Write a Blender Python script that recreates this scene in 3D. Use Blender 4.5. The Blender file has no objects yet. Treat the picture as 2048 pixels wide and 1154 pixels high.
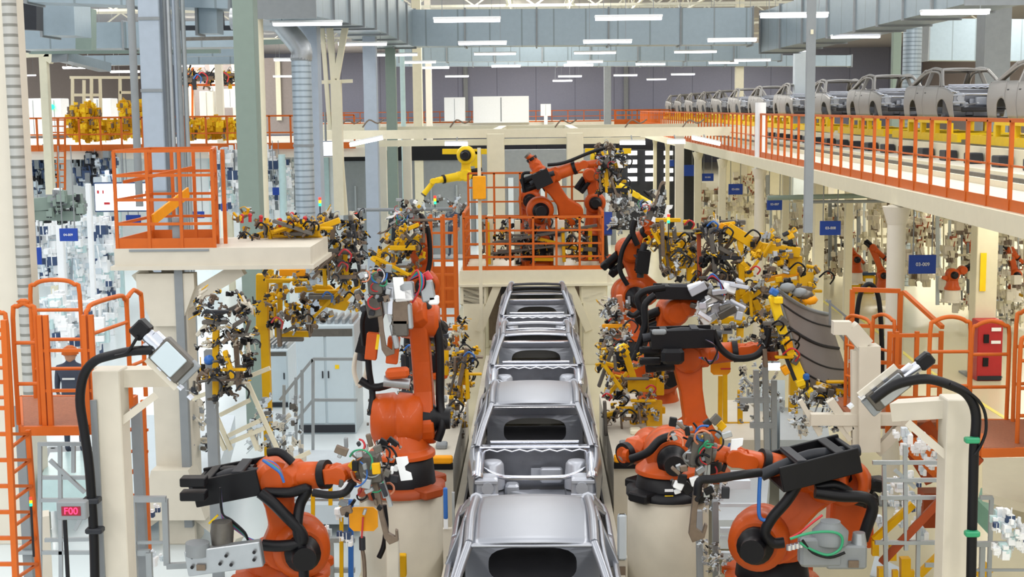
import bpy, math, random
from mathutils import Vector as V, Matrix as M4, Quaternion
rnd = random.Random(7)
R = math.radians
C = bpy.context.scene.collection
sc = bpy.context.scene

# ---------------- camera (photo is 2048 x 1154) ----------------
FPX = 2800.0
TH = math.atan(359 / FPX)
cam_d = bpy.data.cameras.new('camera'); cam = bpy.data.objects.new('camera', cam_d); C.objects.link(cam)
cam_d.sensor_width = 36; cam_d.lens = FPX / 2048 * 36; cam_d.clip_end = 600
CAMP = V((0, 0, 6.4))
CR = (M4.Rotation(0.0182, 4, 'Z') @ M4.Rotation(R(90) - TH, 4, 'X') @ M4.Rotation(-0.0105, 4, 'Z'))
cam.matrix_world = M4.Translation(CAMP) @ CR
sc.camera = cam
def ray(px, py): return CR.to_3x3() @ V(((px - 1024) / FPX, -(py - 577) / FPX, -1))
def P(px, py, Y):
    d = ray(px, py); return CAMP + d * (Y / d.y)
def G(px, py, z=0.0):
    d = ray(px, py); return CAMP + d * ((z - CAMP.z) / d.z)

# ---------------- world, added hall fill lamps, exposure ----------------
w = bpy.data.worlds.new('hall_air'); sc.world = w; w.use_nodes = True
bg = w.node_tree.nodes['Background']; bg.inputs[0].default_value = (0.95, 0.97, 1.0, 1); bg.inputs[1].default_value = 0.84
def area(x, y, z, sx, sy, e, col=(1, 0.97, 0.92)):  # big area lamps added to stand in for the hall's luminaire rows
    l = bpy.data.lights.new('hall_fill_lamp', 'AREA'); l.shape = 'RECTANGLE'; l.size = sx; l.size_y = sy; l.energy = e; l.color = col
    o = bpy.data.objects.new('hall_fill_lamp', l); C.objects.link(o); o.location = (x, y, z)
for x in (-9, 0, 9):
    for y in (-8, 8, 22, 36): area(x, y, 12.5, 1.6, 11, (480 if y > 0 else 1350) * (.35 if x == 0 else 1))  # added over the aisle for soft highlights on the cars
for x in (-26, 20, 31):
    for y in (30, 52): area(x, y, 12.5, 2, 12, 900, (0.92, 0.97, 1) if x < 0 else (1, 0.95, 0.82))
for x in (-24, 0, 24):
    for y in (68, 95, 122, 148): area(x, y, 12.9, 3, 14, 2600)  # added because the far hall stayed too dark
for x, y in ((-14, 55), (-22, 40), (-30, 60)): area(x, y, 4.4, 3, 12, 420, (0.9, 0.96, 1))  # low fill lamps added to brighten the left lower hall
for x, y in ((11, 30), (14, 45), (24, 50), (12, 58), (0, 55)): area(x, y, 4.6, 2, 10, 260, (1, 0.94, 0.8))  # low fill lamps added below the deck for the dark work cells
vs = sc.view_settings; vs.view_transform = 'Standard'; vs.look = 'None'; vs.gamma = 1; vs.use_curve_mapping = False; vs.exposure = 0.2
sc.cycles.max_bounces = 6; sc.cycles.diffuse_bounces = 3; sc.cycles.glossy_bounces = 3

# ---------------- materials ----------------
def lin(c): return tuple(((v / 12.92) if v <= 0.04045 else ((v + 0.055) / 1.055) ** 2.4) for v in c)
def hexc(h): return lin(tuple(int(h[i:i + 2], 16) / 255 for i in (0, 2, 4)))
def mat(name, h, rough=0.5, metal=0.0, var=0.12, scale=6.0, emit=0, bump=0, coat=0):
    m = bpy.data.materials.new(name); m.use_nodes = True; nt = m.node_tree; b = nt.nodes['Principled BSDF']
    c = hexc(h)
    tc = nt.nodes.new('ShaderNodeTexCoord'); nz = nt.nodes.new('ShaderNodeTexNoise'); nz.inputs['Scale'].default_value = scale; nz.inputs['Detail'].default_value = 4
    nt.links.new(tc.outputs['Object'], nz.inputs['Vector'])
    mx = nt.nodes.new('ShaderNodeMix'); mx.data_type = 'RGBA'
    mx.inputs[6].default_value = (*[v * (1 - var) for v in c], 1); mx.inputs[7].default_value = (*[min(1, v * (1 + var)) for v in c], 1)
    nt.links.new(nz.outputs[0], mx.inputs[0]); nt.links.new(mx.outputs[2], b.inputs['Base Color'])
    b.inputs['Roughness'].default_value = rough; b.inputs['Metallic'].default_value = metal
    if h in ('BE4E10', 'C6601C', 'DAA602', '0D0D11', '2C2E33', 'A04018', '96401A', 'F0A010', 'F5CC1E'): b.inputs['Specular IOR Level'].default_value = 0.28
    if coat: b.inputs['Coat Weight'].default_value = coat
    if bump:
        bp = nt.nodes.new('ShaderNodeBump'); bp.inputs['Strength'].default_value = bump; nt.links.new(nz.outputs[0], bp.inputs['Height']); nt.links.new(bp.outputs[0], b.inputs['Normal'])
    if emit: b.inputs['Emission Color'].default_value = (*c, 1); b.inputs['Emission Strength'].default_value = emit
    return m
def striped(name, h1, h2, sc_, axis='Z', rough=0.4, metal=0.5, width=0.12):
    m = mat(name, h1, rough, metal, 0.08); nt = m.node_tree; b = nt.nodes['Principled BSDF']
    old = b.inputs['Base Color'].links[0].from_socket
    tc = nt.nodes.new('ShaderNodeTexCoord'); sx = nt.nodes.new('ShaderNodeSeparateXYZ'); nt.links.new(tc.outputs['Object'], sx.inputs[0])
    mu = nt.nodes.new('ShaderNodeMath'); mu.operation = 'MULTIPLY'; mu.inputs[1].default_value = sc_; nt.links.new(sx.outputs[axis], mu.inputs[0])
    fr = nt.nodes.new('ShaderNodeMath'); fr.operation = 'FRACT'; nt.links.new(mu.outputs[0], fr.inputs[0])
    lt = nt.nodes.new('ShaderNodeMath'); lt.operation = 'LESS_THAN'; lt.inputs[1].default_value = width; nt.links.new(fr.outputs[0], lt.inputs[0])
    mx = nt.nodes.new('ShaderNodeMix'); mx.data_type = 'RGBA'; nt.links.new(lt.outputs[0], mx.inputs[0]); nt.links.new(old, mx.inputs[6]); mx.inputs[7].default_value = (*hexc(h2), 1)
    nt.links.new(mx.outputs[2], b.inputs['Base Color']); return m
K = {
 'orange': mat('robot_orange', 'BE4E10', 0.45, 0, 0.16, 5, coat=0.1), 'dorange': mat('dark_orange', '96401A', 0.45, 0, 0.15),
 'rail': mat('railing_orange', 'C6601C', 0.48, 0, 0.1), 'grate': mat('orange_grating', '965A3C', 0.7, 0, 0.4, 40),
 'yellow': mat('machine_yellow', 'DAA602', 0.45, 0, 0.12), 'byellow': mat('bright_yellow', 'F5CC1E', 0.42, 0, 0.1), 'oyellow': mat('orange_yellow', 'F0A010', 0.45),
 'cream': mat('cream_paint', 'DDD6C6', 0.5, 0, 0.06, 3), 'beige': mat('beige_paint', 'CFC8B8', 0.6, 0, 0.08, 4), 'ivory': mat('ivory_paint', 'DDD6BC', 0.5, 0, 0.06),
 'white': mat('white_paint', 'EFF1F2', 0.5, 0, 0.04), 'bluewhite': mat('pale_blue_paint', 'CBD5DC', 0.45, 0, 0.05), 'cabinet': mat('cabinet_grey', 'BFCDD4', 0.4, 0, 0.04),
 'steel': mat('steel', 'A9ADB0', 0.35, 0.7, 0.15), 'dsteel': mat('dark_steel', '66625C', 0.45, 0.6, 0.3, 9), 'brown': mat('oiled_bronze', '77685A', 0.45, 0.5, 0.3, 12),
 'chrome': mat('bright_metal', 'DADDE6', 0.22, 0.9, 0.1), 'black': mat('black_rubber', '0D0D11', 0.45, 0, 0.3), 'dgrey': mat('dark_grey_plastic', '2C2E33', 0.5, 0, 0.2),
 'mgrey': mat('mid_grey', '84898C', 0.5, 0, 0.12), 'fence': mat('fence_grey', '9DA3A6', 0.4, 0.3, 0.1), 'greenc': mat('green_grey_paint', '7F8F86', 0.6, 0, 0.06),
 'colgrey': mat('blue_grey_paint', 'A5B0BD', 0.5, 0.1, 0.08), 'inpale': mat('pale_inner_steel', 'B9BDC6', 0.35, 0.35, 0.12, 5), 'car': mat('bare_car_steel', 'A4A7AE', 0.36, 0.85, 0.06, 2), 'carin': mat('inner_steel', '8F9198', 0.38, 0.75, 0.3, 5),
 'carpale': mat('primed_panel', 'A5A29E', 0.42, 0.35, 0.06, 2), 'cardark': mat('dark_and_shade_steel', '38383C', 0.5, 0.6, 0.3, 6), 'panel': mat('roof_panel_grey', '8B8583', 0.45, 0.5, 0.06, 2),  # cardark: shade inside the cars put into the colour, also truly dark parts
 'red': mat('red_paint', 'B01F22', 0.45), 'crimson': mat('crimson', 'C22A30', 0.4), 'blue': mat('sign_blue', '0B3C9C', 0.45, 0, 0.04), 'cblue': mat('cable_blue', '2563B0', 0.4), 'cgreen': mat('cable_green', '2A9467', 0.4),
 'copper': mat('copper_pipe', 'C77B58', 0.4), 'glow': mat('fluorescent_tube', 'F4F4FF', 0.5, emit=4.5), 'screen': mat('white_screen', 'FFFFFF', 0.5, emit=1.6), 'led': mat('red_led', 'FF2E5A', 0.5, emit=2.2), 'ledback': mat('display_back', '7A0A22', 0.5, emit=0.3),
 'gled': mat('green_lamp', '20E890', 0.5, emit=2.0), 'yled': mat('amber_lamp', 'F5D020', 0.5, emit=1.2), 'rled': mat('red_lamp', 'F04030', 0.5, emit=1.0),
 'duct': striped('galvanised_duct', '96A5AE', '7F8C90', 0.9, 'X', 0.4, 0.4, 0.05), 'ductY': striped('galvanised_duct_along', '96A5AE', '7F8C90', 0.9, 'Y', 0.4, 0.4, 0.05), 'spiral': striped('spiral_duct', 'B4C2CC', '8C9AA4', 7, 'Z', 0.35, 0.5, 0.25),
 'ribbed': striped('ribbed_tube', 'B9B9B4', '86867F', 7, 'Z', 0.5, 0.2, 0.3), 'wall': striped('wall_panels', '84879A', '686A7C', 0.22, 'X', 0.6, 0, 0.02),
 'brick': mat('brown_wall', '8E837E', 0.8), 'floorR': mat('beige_floor_paint', 'D6CFB2', 0.22, 0, 0.05, 0.4), 'floorL': mat('white_floor', 'DDE6EA', 0.25, 0, 0.05, 0.4),
 'concrete': mat('pale_concrete', 'C6BFAE', 0.7, 0, 0.1, 5, bump=0.1), 'trans': mat('clear_pipe', 'CDD8DE', 0.2), 'skin': mat('skin', 'C58E70', 0.6), 'navy': mat('navy_cloth', '454C5E', 0.8), 'hair': mat('dark_hair', '2A2320', 0.8),
 'mint': mat('mint_panel', '8CCDB8', 0.5), 'floorline': mat('yellow_floor_line', 'E8DC70', 0.4), 'ceil': mat('ceiling_panel', '9A989C', 0.8), 'trussm': mat('truss_paint', 'D5D2C0', 0.5, 0, 0.1),
 'dblue': mat('dark_blue_machine', '2E4468', 0.5), 'tealglass': mat('pale_teal_sheet', 'BFD9DA', 0.3),
}
def flo():                                                   # hall floor: beige, its left side whitened to stand for overexposure there
    m = mat('hall_floor', 'D2CBAE', 0.2, 0, 0.05, 0.3); nt = m.node_tree; b = nt.nodes['Principled BSDF']; old = b.inputs['Base Color'].links[0].from_socket
    tc = nt.nodes.new('ShaderNodeTexCoord'); sx = nt.nodes.new('ShaderNodeSeparateXYZ'); nt.links.new(tc.outputs['Object'], sx.inputs[0])
    lt = nt.nodes.new('ShaderNodeMath'); lt.operation = 'LESS_THAN'; lt.inputs[1].default_value = -2.5; nt.links.new(sx.outputs['X'], lt.inputs[0])
    mx = nt.nodes.new('ShaderNodeMix'); mx.data_type = 'RGBA'; nt.links.new(lt.outputs[0], mx.inputs[0]); nt.links.new(old, mx.inputs[6]); mx.inputs[7].default_value = (*hexc('D9E2E4'), 1)
    nt.links.new(mx.outputs[2], b.inputs['Base Color']); return m
K['floor'] = flo()

# ---------------- mesh builder ----------------
ORG = {}
def frame(d, up=V((0, 0, 1))):
    d = d.normalized()
    if abs(d.dot(up)) > 0.995: up = V((0, 1, 0))
    x = d.cross(up).normalized(); z = x.cross(d).normalized()
    return x, d, z
class MB:
    def __init__(s): s.v = []; s.f = []; s.sm = []; s.mi = []; s.cur = 0
    def add(s, vs, fs, sm=False):
        n = len(s.v); s.v += [V(p) for p in vs]; s.f += [tuple(i + n for i in f) for f in fs]; s.sm += [sm] * len(fs); s.mi += [s.cur] * len(fs); return s
    def box(s, c, sz, rot=None, ch=0.0):
        a, b, h = [q / 2 for q in sz]; c = V(c)
        k = min(ch, a * .9, b * .9, h * .9)
        if k <= 0:
            vs = [V((x, y, z)) for z in (-h, h) for x, y in ((-a, -b), (a, -b), (a, b), (-a, b))]
            fs = [(3, 2, 1, 0), (4, 5, 6, 7)] + [(i, (i + 1) % 4, (i + 1) % 4 + 4, i + 4) for i in range(4)]
        else:
            def ring(ax, bx, z): return [V(p) for p in ((-ax + k, -bx, z), (ax - k, -bx, z), (ax, -bx + k, z), (ax, bx - k, z), (ax - k, bx, z), (-ax + k, bx, z), (-ax, bx - k, z), (-ax, -bx + k, z))]
            r0 = ring(a - k * .7, b - k * .7, -h); r1 = ring(a, b, -h + k); r2 = ring(a, b, h - k); r3 = ring(a - k * .7, b - k * .7, h)
            vs = r0 + r1 + r2 + r3; fs = [tuple(range(7, -1, -1)), tuple(range(24, 32))]
            for j in range(3): fs += [(j * 8 + i, j * 8 + (i + 1) % 8, j * 8 + 8 + (i + 1) % 8, j * 8 + 8 + i) for i in range(8)]
        if rot is not None: vs = [rot @ v for v in vs]
        return s.add([c + v for v in vs], fs)
    def bar(s, p, q, wd=.1, ht=None, up=V((0, 0, 1)), ch=0.0):
        p = V(p); q = V(q); ht = wd if ht is None else ht
        x, y, z = frame(q - p, V(up)); rot = M4((x, y, z)).transposed()
        return s.box((p + q) / 2, (wd, (q - p).length, ht), rot, ch)
    def cyl(s, p, q, r, r2=None, n=16, cap=True, sm=True):
        p = V(p); q = V(q); r2 = r if r2 is None else r2; x, y, z = frame(q - p)
        vs = [];
        for c, rr in ((p, r), (q, r2)): vs += [c + (x * math.cos(t) + z * math.sin(t)) * rr for t in [2 * math.pi * i / n for i in range(n)]]
        s.add(vs, [(i, (i + 1) % n, n + (i + 1) % n, n + i) for i in range(n)], sm)
        if cap: s.add(vs[:n], [tuple(range(n - 1, -1, -1))]); s.add(vs[n:], [tuple(range(n))])
        return s
    def lathe(s, p, ax, prof, n=20):                           # prof = [(along, radius)]
        p = V(p); x, y, z = frame(V(ax)); vs = []
        for a, r in prof: vs += [p + y * a + (x * math.cos(2 * math.pi * i / n) + z * math.sin(2 * math.pi * i / n)) * max(r, 1e-4) for i in range(n)]
        m = len(prof); s.add(vs, [(j * n + i, j * n + (i + 1) % n, (j + 1) * n + (i + 1) % n, (j + 1) * n + i) for j in range(m - 1) for i in range(n)], True)
        if prof[0][1] > .001: s.add(vs[:n], [tuple(range(n - 1, -1, -1))])
        if prof[-1][1] > .001: s.add(vs[-n:], [tuple(range(n))])
        return s
    def tube(s, pts, r, n=8, smooth=4, cap=True):
        pts = [V(p) for p in pts]
        if smooth and len(pts) > 2: pts = cat(pts, smooth)
        vs = []; m = len(pts); prev = None
        for i, p in enumerate(pts):
            d = (pts[min(i + 1, m - 1)] - pts[max(i - 1, 0)])
            if d.length < 1e-6: d = V((0, 0, 1))
            d.normalize()
            if prev is None: x, _, z = frame(d)
            else:
                z = prev - d * prev.dot(d)
                if z.length < 1e-4: x, _, z = frame(d)
                z.normalize(); x = d.cross(z)
            prev = z; rr = r[i * len(r) // m] if isinstance(r, (list, tuple)) else r
            vs += [p + (x * math.cos(2 * math.pi * k / n) + z * math.sin(2 * math.pi * k / n)) * rr for k in range(n)]
        s.add(vs, [(j * n + i, j * n + (i + 1) % n, (j + 1) * n + (i + 1) % n, (j + 1) * n + i) for j in range(m - 1) for i in range(n)], True)
        if cap: s.add(vs[:n], [tuple(range(n - 1, -1, -1))]); s.add(vs[-n:], [tuple(range(n))])
        return s
    def prism(s, poly, o, ux, uy, depth, center=True, ch=0):     # polygon in (ux,uy) plane extruded along the normal
        o = V(o); ux = V(ux).normalized(); uy = V(uy).normalized(); nn = ux.cross(uy).normalized(); n = len(poly)
        a = -depth / 2 if center else 0
        A = [o + ux * x + uy * y + nn * a for x, y in poly]; B = [p + nn * depth for p in A]
        return s.add(A + B, [tuple(range(n - 1, -1, -1)), tuple(range(n, 2 * n))] + [(i, (i + 1) % n, n + (i + 1) % n, n + i) for i in range(n)])
    def ball(s, c, r, n=12, sc=(1, 1, 1)):
        c = V(c); vs = []; m = n // 2
        for j in range(m + 1):
            a = math.pi * j / m
            vs += [c + V((math.sin(a) * math.cos(2 * math.pi * i / n) * r * sc[0], math.sin(a) * math.sin(2 * math.pi * i / n) * r * sc[1], math.cos(a) * r * sc[2])) for i in range(n)]
        return s.add(vs, [(j * n + i, (j + 1) * n + i, (j + 1) * n + (i + 1) % n, j * n + (i + 1) % n) for j in range(m) for i in range(n)], True)
    def grid(s, rows, sm=True, th=0.0):                         # rows: list of equal-length point lists; thickness along -normal
        m = len(rows); n = len(rows[0]); vs = [V(p) for r in rows for p in r]
        fs = [(j * n + i, j * n + i + 1, (j + 1) * n + i + 1, (j + 1) * n + i) for j in range(m - 1) for i in range(n - 1)]
        if th:
            nr = [V((0, 0, 0)) for _ in vs]
            for f in fs:
                fn = (vs[f[1]] - vs[f[0]]).cross(vs[f[3]] - vs[f[0]])
                for i in f: nr[i] += fn
            N = len(vs); vs2 = [v - (q.normalized() if q.length > 1e-9 else V((0, 0, 1))) * th for v, q in zip(vs, nr)]
            fs2 = [tuple(i + N for i in reversed(f)) for f in fs]
            bd = [i for i in range(n)] + [j * n + n - 1 for j in range(1, m)] + [(m - 1) * n + i for i in range(n - 2, -1, -1)] + [j * n for j in range(m - 2, 0, -1)]
            ed = [(bd[(k + 1) % len(bd)], bd[k], bd[k] + N, bd[(k + 1) % len(bd)] + N) for k in range(len(bd))]
            s.add(vs + vs2, fs + fs2, sm); n0 = len(s.v) - 2 * N
            s.f += [tuple(i + n0 for i in e) for e in ed]; s.sm += [False] * len(ed); s.mi += [s.cur] * len(ed); return s
        return s.add(vs, fs, sm)
    def build(s, name, m, parent=None, bevel=0.0):
        off = ORG.get(parent.name, V((0, 0, 0))) if parent else V((0, 0, 0))
        me = bpy.data.meshes.new(name); me.from_pydata([v - off for v in s.v], [], s.f)
        me.polygons.foreach_set('use_smooth', s.sm); [me.materials.append(K[q] if isinstance(q, str) else q) for q in (m if isinstance(m, (list, tuple)) else [m])]
        if isinstance(m, (list, tuple)): me.polygons.foreach_set('material_index', s.mi)
        o = bpy.data.objects.new(name, me); C.objects.link(o)
        if parent: o.parent = parent; ORG[o.name] = off
        if bevel:
            b = o.modifiers.new('bevel', 'BEVEL'); b.width = bevel; b.segments = 2; b.limit_method = 'ANGLE'
        return o
def cat(pts, k):
    out = []; n = len(pts)
    for i in range(n - 1):
        p0 = pts[max(i - 1, 0)]; p1 = pts[i]; p2 = pts[i + 1]; p3 = pts[min(i + 2, n - 1)]
        for j in range(k):
            t = j / k; out.append(0.5 * ((2 * p1) + (p2 - p0) * t + (2 * p0 - 5 * p1 + 4 * p2 - p3) * t * t + (3 * p1 - p0 - 3 * p2 + p3) * t ** 3))
    out.append(pts[-1]); return out
def tag(o, label, cat_, group=None, kind=None):
    if label: o['label'] = label
    if cat_: o['category'] = cat_
    if group: o['group'] = group
    if kind: o['kind'] = kind
    return o
def thing(name, loc, label, cat_, group=None):
    o = bpy.data.objects.new(name, None); C.objects.link(o); o.location = loc; o.empty_display_size = .2; ORG[o.name] = V(loc)
    return tag(o, label, cat_, group)
def solo(mb, name, m, label, cat_, group=None, loc=None):          # a thing that is one mesh; origin moved to its base
    if loc is None:
        xs = [v.x for v in mb.v]; ys = [v.y for v in mb.v]; zs = [v.z for v in mb.v]; loc = V(((min(xs) + max(xs)) / 2, (min(ys) + max(ys)) / 2, min(zs)))
    loc = V(loc); mb.v = [v - loc for v in mb.v]; o = mb.build(name, m); o.location = loc; return tag(o, label, cat_, group)
def struct(name, mb, m): return tag(mb.build(name, m), None, None, None, 'structure')
def dup(root, loc, rz=0.0, label=None, scale=None):
    r = root.copy(); C.objects.link(r); r.location = loc; r.rotation_euler = (0, 0, rz)
    if scale: r.scale = scale
    if label: r['label'] = label
    for ch in list(root.children):
        c = ch.copy(); C.objects.link(c); c.parent = r
        for g in list(ch.children):
            d = g.copy(); C.objects.link(d); d.parent = c
    return r
def text(s, loc, size, m, parent, rot=(R(90), 0, 0), name='lettering'):
    cu = bpy.data.curves.new(name, 'FONT'); cu.body = s; cu.size = size; cu.align_x = 'CENTER'; cu.align_y = 'CENTER'; cu.extrude = 0.004; cu.materials.append(K[m])
    o0 = bpy.data.objects.new(name, cu); C.objects.link(o0); bpy.context.view_layer.update(); me = bpy.data.meshes.new_from_object(o0.evaluated_get(bpy.context.evaluated_depsgraph_get())); bpy.data.objects.remove(o0)
    o = bpy.data.objects.new(name, me); C.objects.link(o); o.parent = parent; o.location = V(loc) - ORG.get(parent.name, V((0, 0, 0))); o.rotation_euler = rot; return o
ORD = ['first', 'second', 'third', 'fourth', 'fifth', 'sixth', 'seventh', 'eighth', 'ninth', 'tenth', 'eleventh', 'twelfth', 'thirteenth', 'fourteenth']
X, Yv, Z = V((1, 0, 0)), V((0, 1, 0)), V((0, 0, 1))
# ---------------- the hall ----------------
DK = 5.1
struct('floor', MB().box((0, 90, -0.15), (90, 200, 0.3)), 'floor')
struct('wall_back', MB().box((0, 165, 7), (90, 0.4, 14)), 'wall')
struct('wall_left', MB().box((-45, 90, 7), (0.4, 150, 14)), 'brick')
struct('wall_right', MB().box((45, 90, 7), (0.4, 150, 14)), 'brick')
struct('ceiling', MB().box((0, 125, 13.2), (90, 80, 0.3)), 'ceil')
for i, (xa, xb) in enumerate(((-12, -4.3), (7, 14))):
    struct('trim_%d' % (i + 1), MB().box(((xa + xb) / 2, 164.7, 8), (0.5, 0.3, 10)), 'mgrey')
# left and far decks
struct('trim_3', MB().box((-19, 62, DK - .15), (26, 26, 0.3)), 'cream')
struct('trim_4', MB().box((-1, 150, DK - .25), (52, 24, 0.5)), 'cream')
# right deck slab with its edge beam
dk = thing('upper_deck', (5.6, 10, 0), 'raised cream deck that carries the upper conveyor on the right', 'deck')
MB().box((10.56, 60, DK - .09), (9.54, 104, 0.18)).build('deck_slab', 'beige', dk)
MB().box((5.72, 60, DK - .13), (0.14, 104, 0.26)).build('edge_beam', 'ivory', dk)
MB().box((15.4, 60, DK - .13), (0.14, 104, 0.26)).build('edge_beam', 'ivory', dk)

def railing(name, label, pts, h, step, n_mid=1, m='rail', toe=.12, r=.03, group=None, square=True, maxp=98, mr=None):
    t = thing(name, pts[0], label, 'railing', group); mr = mr or r * .8
    for a, b in zip(pts[:-1], pts[1:]):
        a = V(a); b = V(b); L = (b - a).length; n = max(1, round(L / step))
        for k in range(n + 1):
            if k == 0 and a is not V(pts[0]) and (a - V(pts[0])).length > 1e-6: continue
            p = a.lerp(b, k / n)
            (MB().box(p + Z * h / 2, (2 * r, 2 * r, h)) if square else MB().cyl(p, p + Z * h, r, n=8)).build('post', m, t)
        f = (lambda p, q, rr: MB().bar(p, q, 2 * rr, 2 * rr)) if square else (lambda p, q, rr: MB().cyl(p, q, rr, n=8))
        f(a + Z * h, b + Z * h, r).build('top_rail', m, t)
        for j in range(n_mid):
            zz = h * (j + 1) / (n_mid + 1); f(a + Z * zz, b + Z * zz, mr).build('mid_rail', m, t)
        if toe: MB().bar(a + Z * toe / 2, b + Z * toe / 2, .02, toe).build('toe_board', m, t)
    return t
railing('deck_railing', 'long orange railing along the near edge of the upper conveyor deck', [(5.78, 12, DK), (5.78, 78, DK)], 1.1, .87, 1, toe=.14, r=.024, mr=.012)
railing('deck_railing', 'orange railing along the far wall walkway', [(-22, 138.5, DK), (22, 138.5, DK)], 1.1, 1.6, 1, toe=.12, r=.04)
railing('deck_railing', 'orange railing along the edge of the left upper floor with yellow machines', [(-19.6, 48.8, DK), (-6.3, 48.8, DK)], 1.15, .75, 1, toe=.22, r=.03)
railing('deck_railing', 'orange railing across the walkway behind the upper conveyor', [(6.2, 111, DK), (15, 111, DK)], 1.1, .9, 2, toe=.3, r=.05)

# conveyor on the right deck
cv = thing('upper_conveyor', (11, 10, DK), 'pale roller conveyor track running along the upper right deck', 'conveyor')
for x in (9.9, 12.1): MB().box((x, 64, DK + .18), (.2, 100, .36)).build('side_beam', 'ivory', cv)
MB().box((11, 64, DK + .08), (1.8, 100, .1)).build('bed', 'steel', cv)
k0 = MB().box((9.62, 14, DK + .12), (.28, .5, .24), ch=.02).build('drive_box', 'dgrey', cv)
for i in range(1, 34):
    c = k0.copy(); C.objects.link(c); c.location = (0, i * 1.9, 0)
for i in range(3):
    MB().box((7.3 + i * .5, 58, DK + .05), (.06, 90, .1)).build('guide_rail', 'dsteel' if i == 1 else 'ivory', cv)

# deck columns (round, with caps)
def column(name, p, w, h, m, label, cat_='column', cap=True, round_=False, base=0.0, extra=None):
    t = thing(name, (p.x, p.y, base), label, cat_)
    b = V((p.x, p.y, base))
    if round_: MB().cyl(b, b + Z * h, w / 2, n=24).build('shaft', m, t)
    else: MB().box(b + Z * h / 2, (w, w, h), ch=.015).build('shaft', m, t)
    if cap:
        MB().cyl(b + Z * (h - .3), b + Z * (h - .02), w * .52, w * .8, n=24).build('cap', m, t)
        MB().box(b + Z * .02, (w * 1.6, w * 1.6, .04)).build('base_plate', 'mgrey', t)
    if extra: extra(t, b)
    return t
def ybadge(t, b): MB().box(b + V((-.1, -.28, 2.5)), (.14, .02, .9)).build('height_mark', 'byellow', t)
for i, (px, wpx, Yc) in enumerate(((1797, 36, 22.2), (1975, 42, 33), (1520, 20, 36.5), (1640, 20, 36), (1445, 14, 43), (1396, 14, 50), (1700, 15, 40), (1572, 13, 45), (1360, 9, 58), (1335, 8, 65), (1310, 7, 72))):
    p = P(px, 300, Yc); ww = wpx * Yc / 2800
    column('deck_column', V((p.x, Yc, 0)), ww, DK - .27, 'cream' if i in (0, 2) else 'ivory',
           ['tall white round column at the near edge of the upper deck', 'ivory column with yellow height mark behind the red cabinet', 'white column where the overhead frame meets the deck', 'ivory column beside the second nearest blue sign', 'ivory column under the deck beside the yellow gripper arm', 'slim ivory column right of the dark window wall', 'ivory column standing left of the three waste bins', 'ivory column near the red wall boxes', 'slim ivory column left of a small blue sign', 'thin ivory column in front of the dark window wall', 'thinnest ivory column far down the line under the deck'][i],
           round_=(i in (0, 2)), extra=ybadge if i == 1 else None)
# upper part of the white column through the deck
solo(MB().cyl((P(1521, 240, 36.5).x, 36.5, DK - .5), (P(1521, 240, 36.5).x, 36.5, 6.5), .14, n=20), 'column_extension', 'white', 'short white round post rising through the deck railing', 'post')

# big building columns
def plate_lines(t, b): 
    for zz in (4.6, 6.9, 9.0): MB().box(b + V((0, -.21, zz)), (.46, .04, .06)).build('band', 'mgrey', t)
p = P(309, 200, 32)
t = thing('building_column', (p.x, 32, 0), 'wide blue-grey panelled column rising behind the left caged platform', 'column')
MB().box((p.x, 32, 6.5), (.48, .4, 13), ch=.02).build('shaft', 'colgrey', t)
for zz in (4.6, 6.9, 8.5): MB().box((p.x, 31.79, zz), (.5, .03, .07)).build('band', 'mgrey', t)
t = thing('pipe_riser', (p.x + .55, 32, 0), 'bundle of vertical grey pipes beside the panelled column', 'pipes')
for k in range(5): MB().cyl((p.x + .32 + k * .1, 32 - (k % 2) * .08, 0), (p.x + .32 + k * .1, 32 - (k % 2) * .08, 13), .055, n=10).build('pipe', ['mgrey', 'steel', 'colgrey', 'mgrey', 'fence'][k], t)
p = P(496, 200, 28)
column('building_column', V((p.x, 28, 0)), .42, 13, 'greenc', 'flat green-grey column standing behind the left yellow gripper rack', cap=False)
p = P(523, 200, 31)
solo(MB().cyl((p.x, 31, 0), (p.x, 31, 13), .09, n=14), 'pipe_riser', 'ivory', 'pale round pipe right of the green-grey column', 'pipe')
p = P(560, 200, 46)
solo(MB().cyl((p.x, 46, 0), (p.x, 46, 5), .12, n=14), 'pipe_riser', 'tealglass', 'short pale green pipe under the left upper floor', 'pipe')
# left edge column + ribbed tube
p = P(-8, 300, 20)
column('building_column', V((p.x - .25, 20.6, 0)), .8, 13, 'cream', 'broad cream column at the left edge behind the orange ladder', cap=False)
p = P(34, 300, 20)
solo(MB().cyl((p.x, 20, 2.2), (p.x, 20, 13), .1, n=14), 'ribbed_tube', 'ribbed', 'vertical ribbed grey tube on the left edge column', 'tube')
# spiral duct with elbow
p = P(606, 250, 33); q = P(560, 60, 33)
t = thing('spiral_duct', (p.x, 33, 0), 'round spiral ventilation duct dropping down with an elbow at its top', 'duct')
MB().cyl((p.x, 33, 2.0), (p.x, 33, 7.6), .23, n=24).build('drop_pipe', 'spiral', t)
MB().tube([(p.x, 33, 7.6), (p.x, 33, 7.85), (p.x - .3, 33, 8.25), (p.x - .6, 33, 8.5), (p.x - 1.6, 33, 8.55)], .25, n=20, smooth=3).build('elbow', 'steel', t)
for zz in (3.6, 5.6, 7.6): MB().cyl((p.x, 33, zz - .03), (p.x, 33, zz + .03), .25, n=24).build('joint_band', 'mgrey', t)
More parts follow.
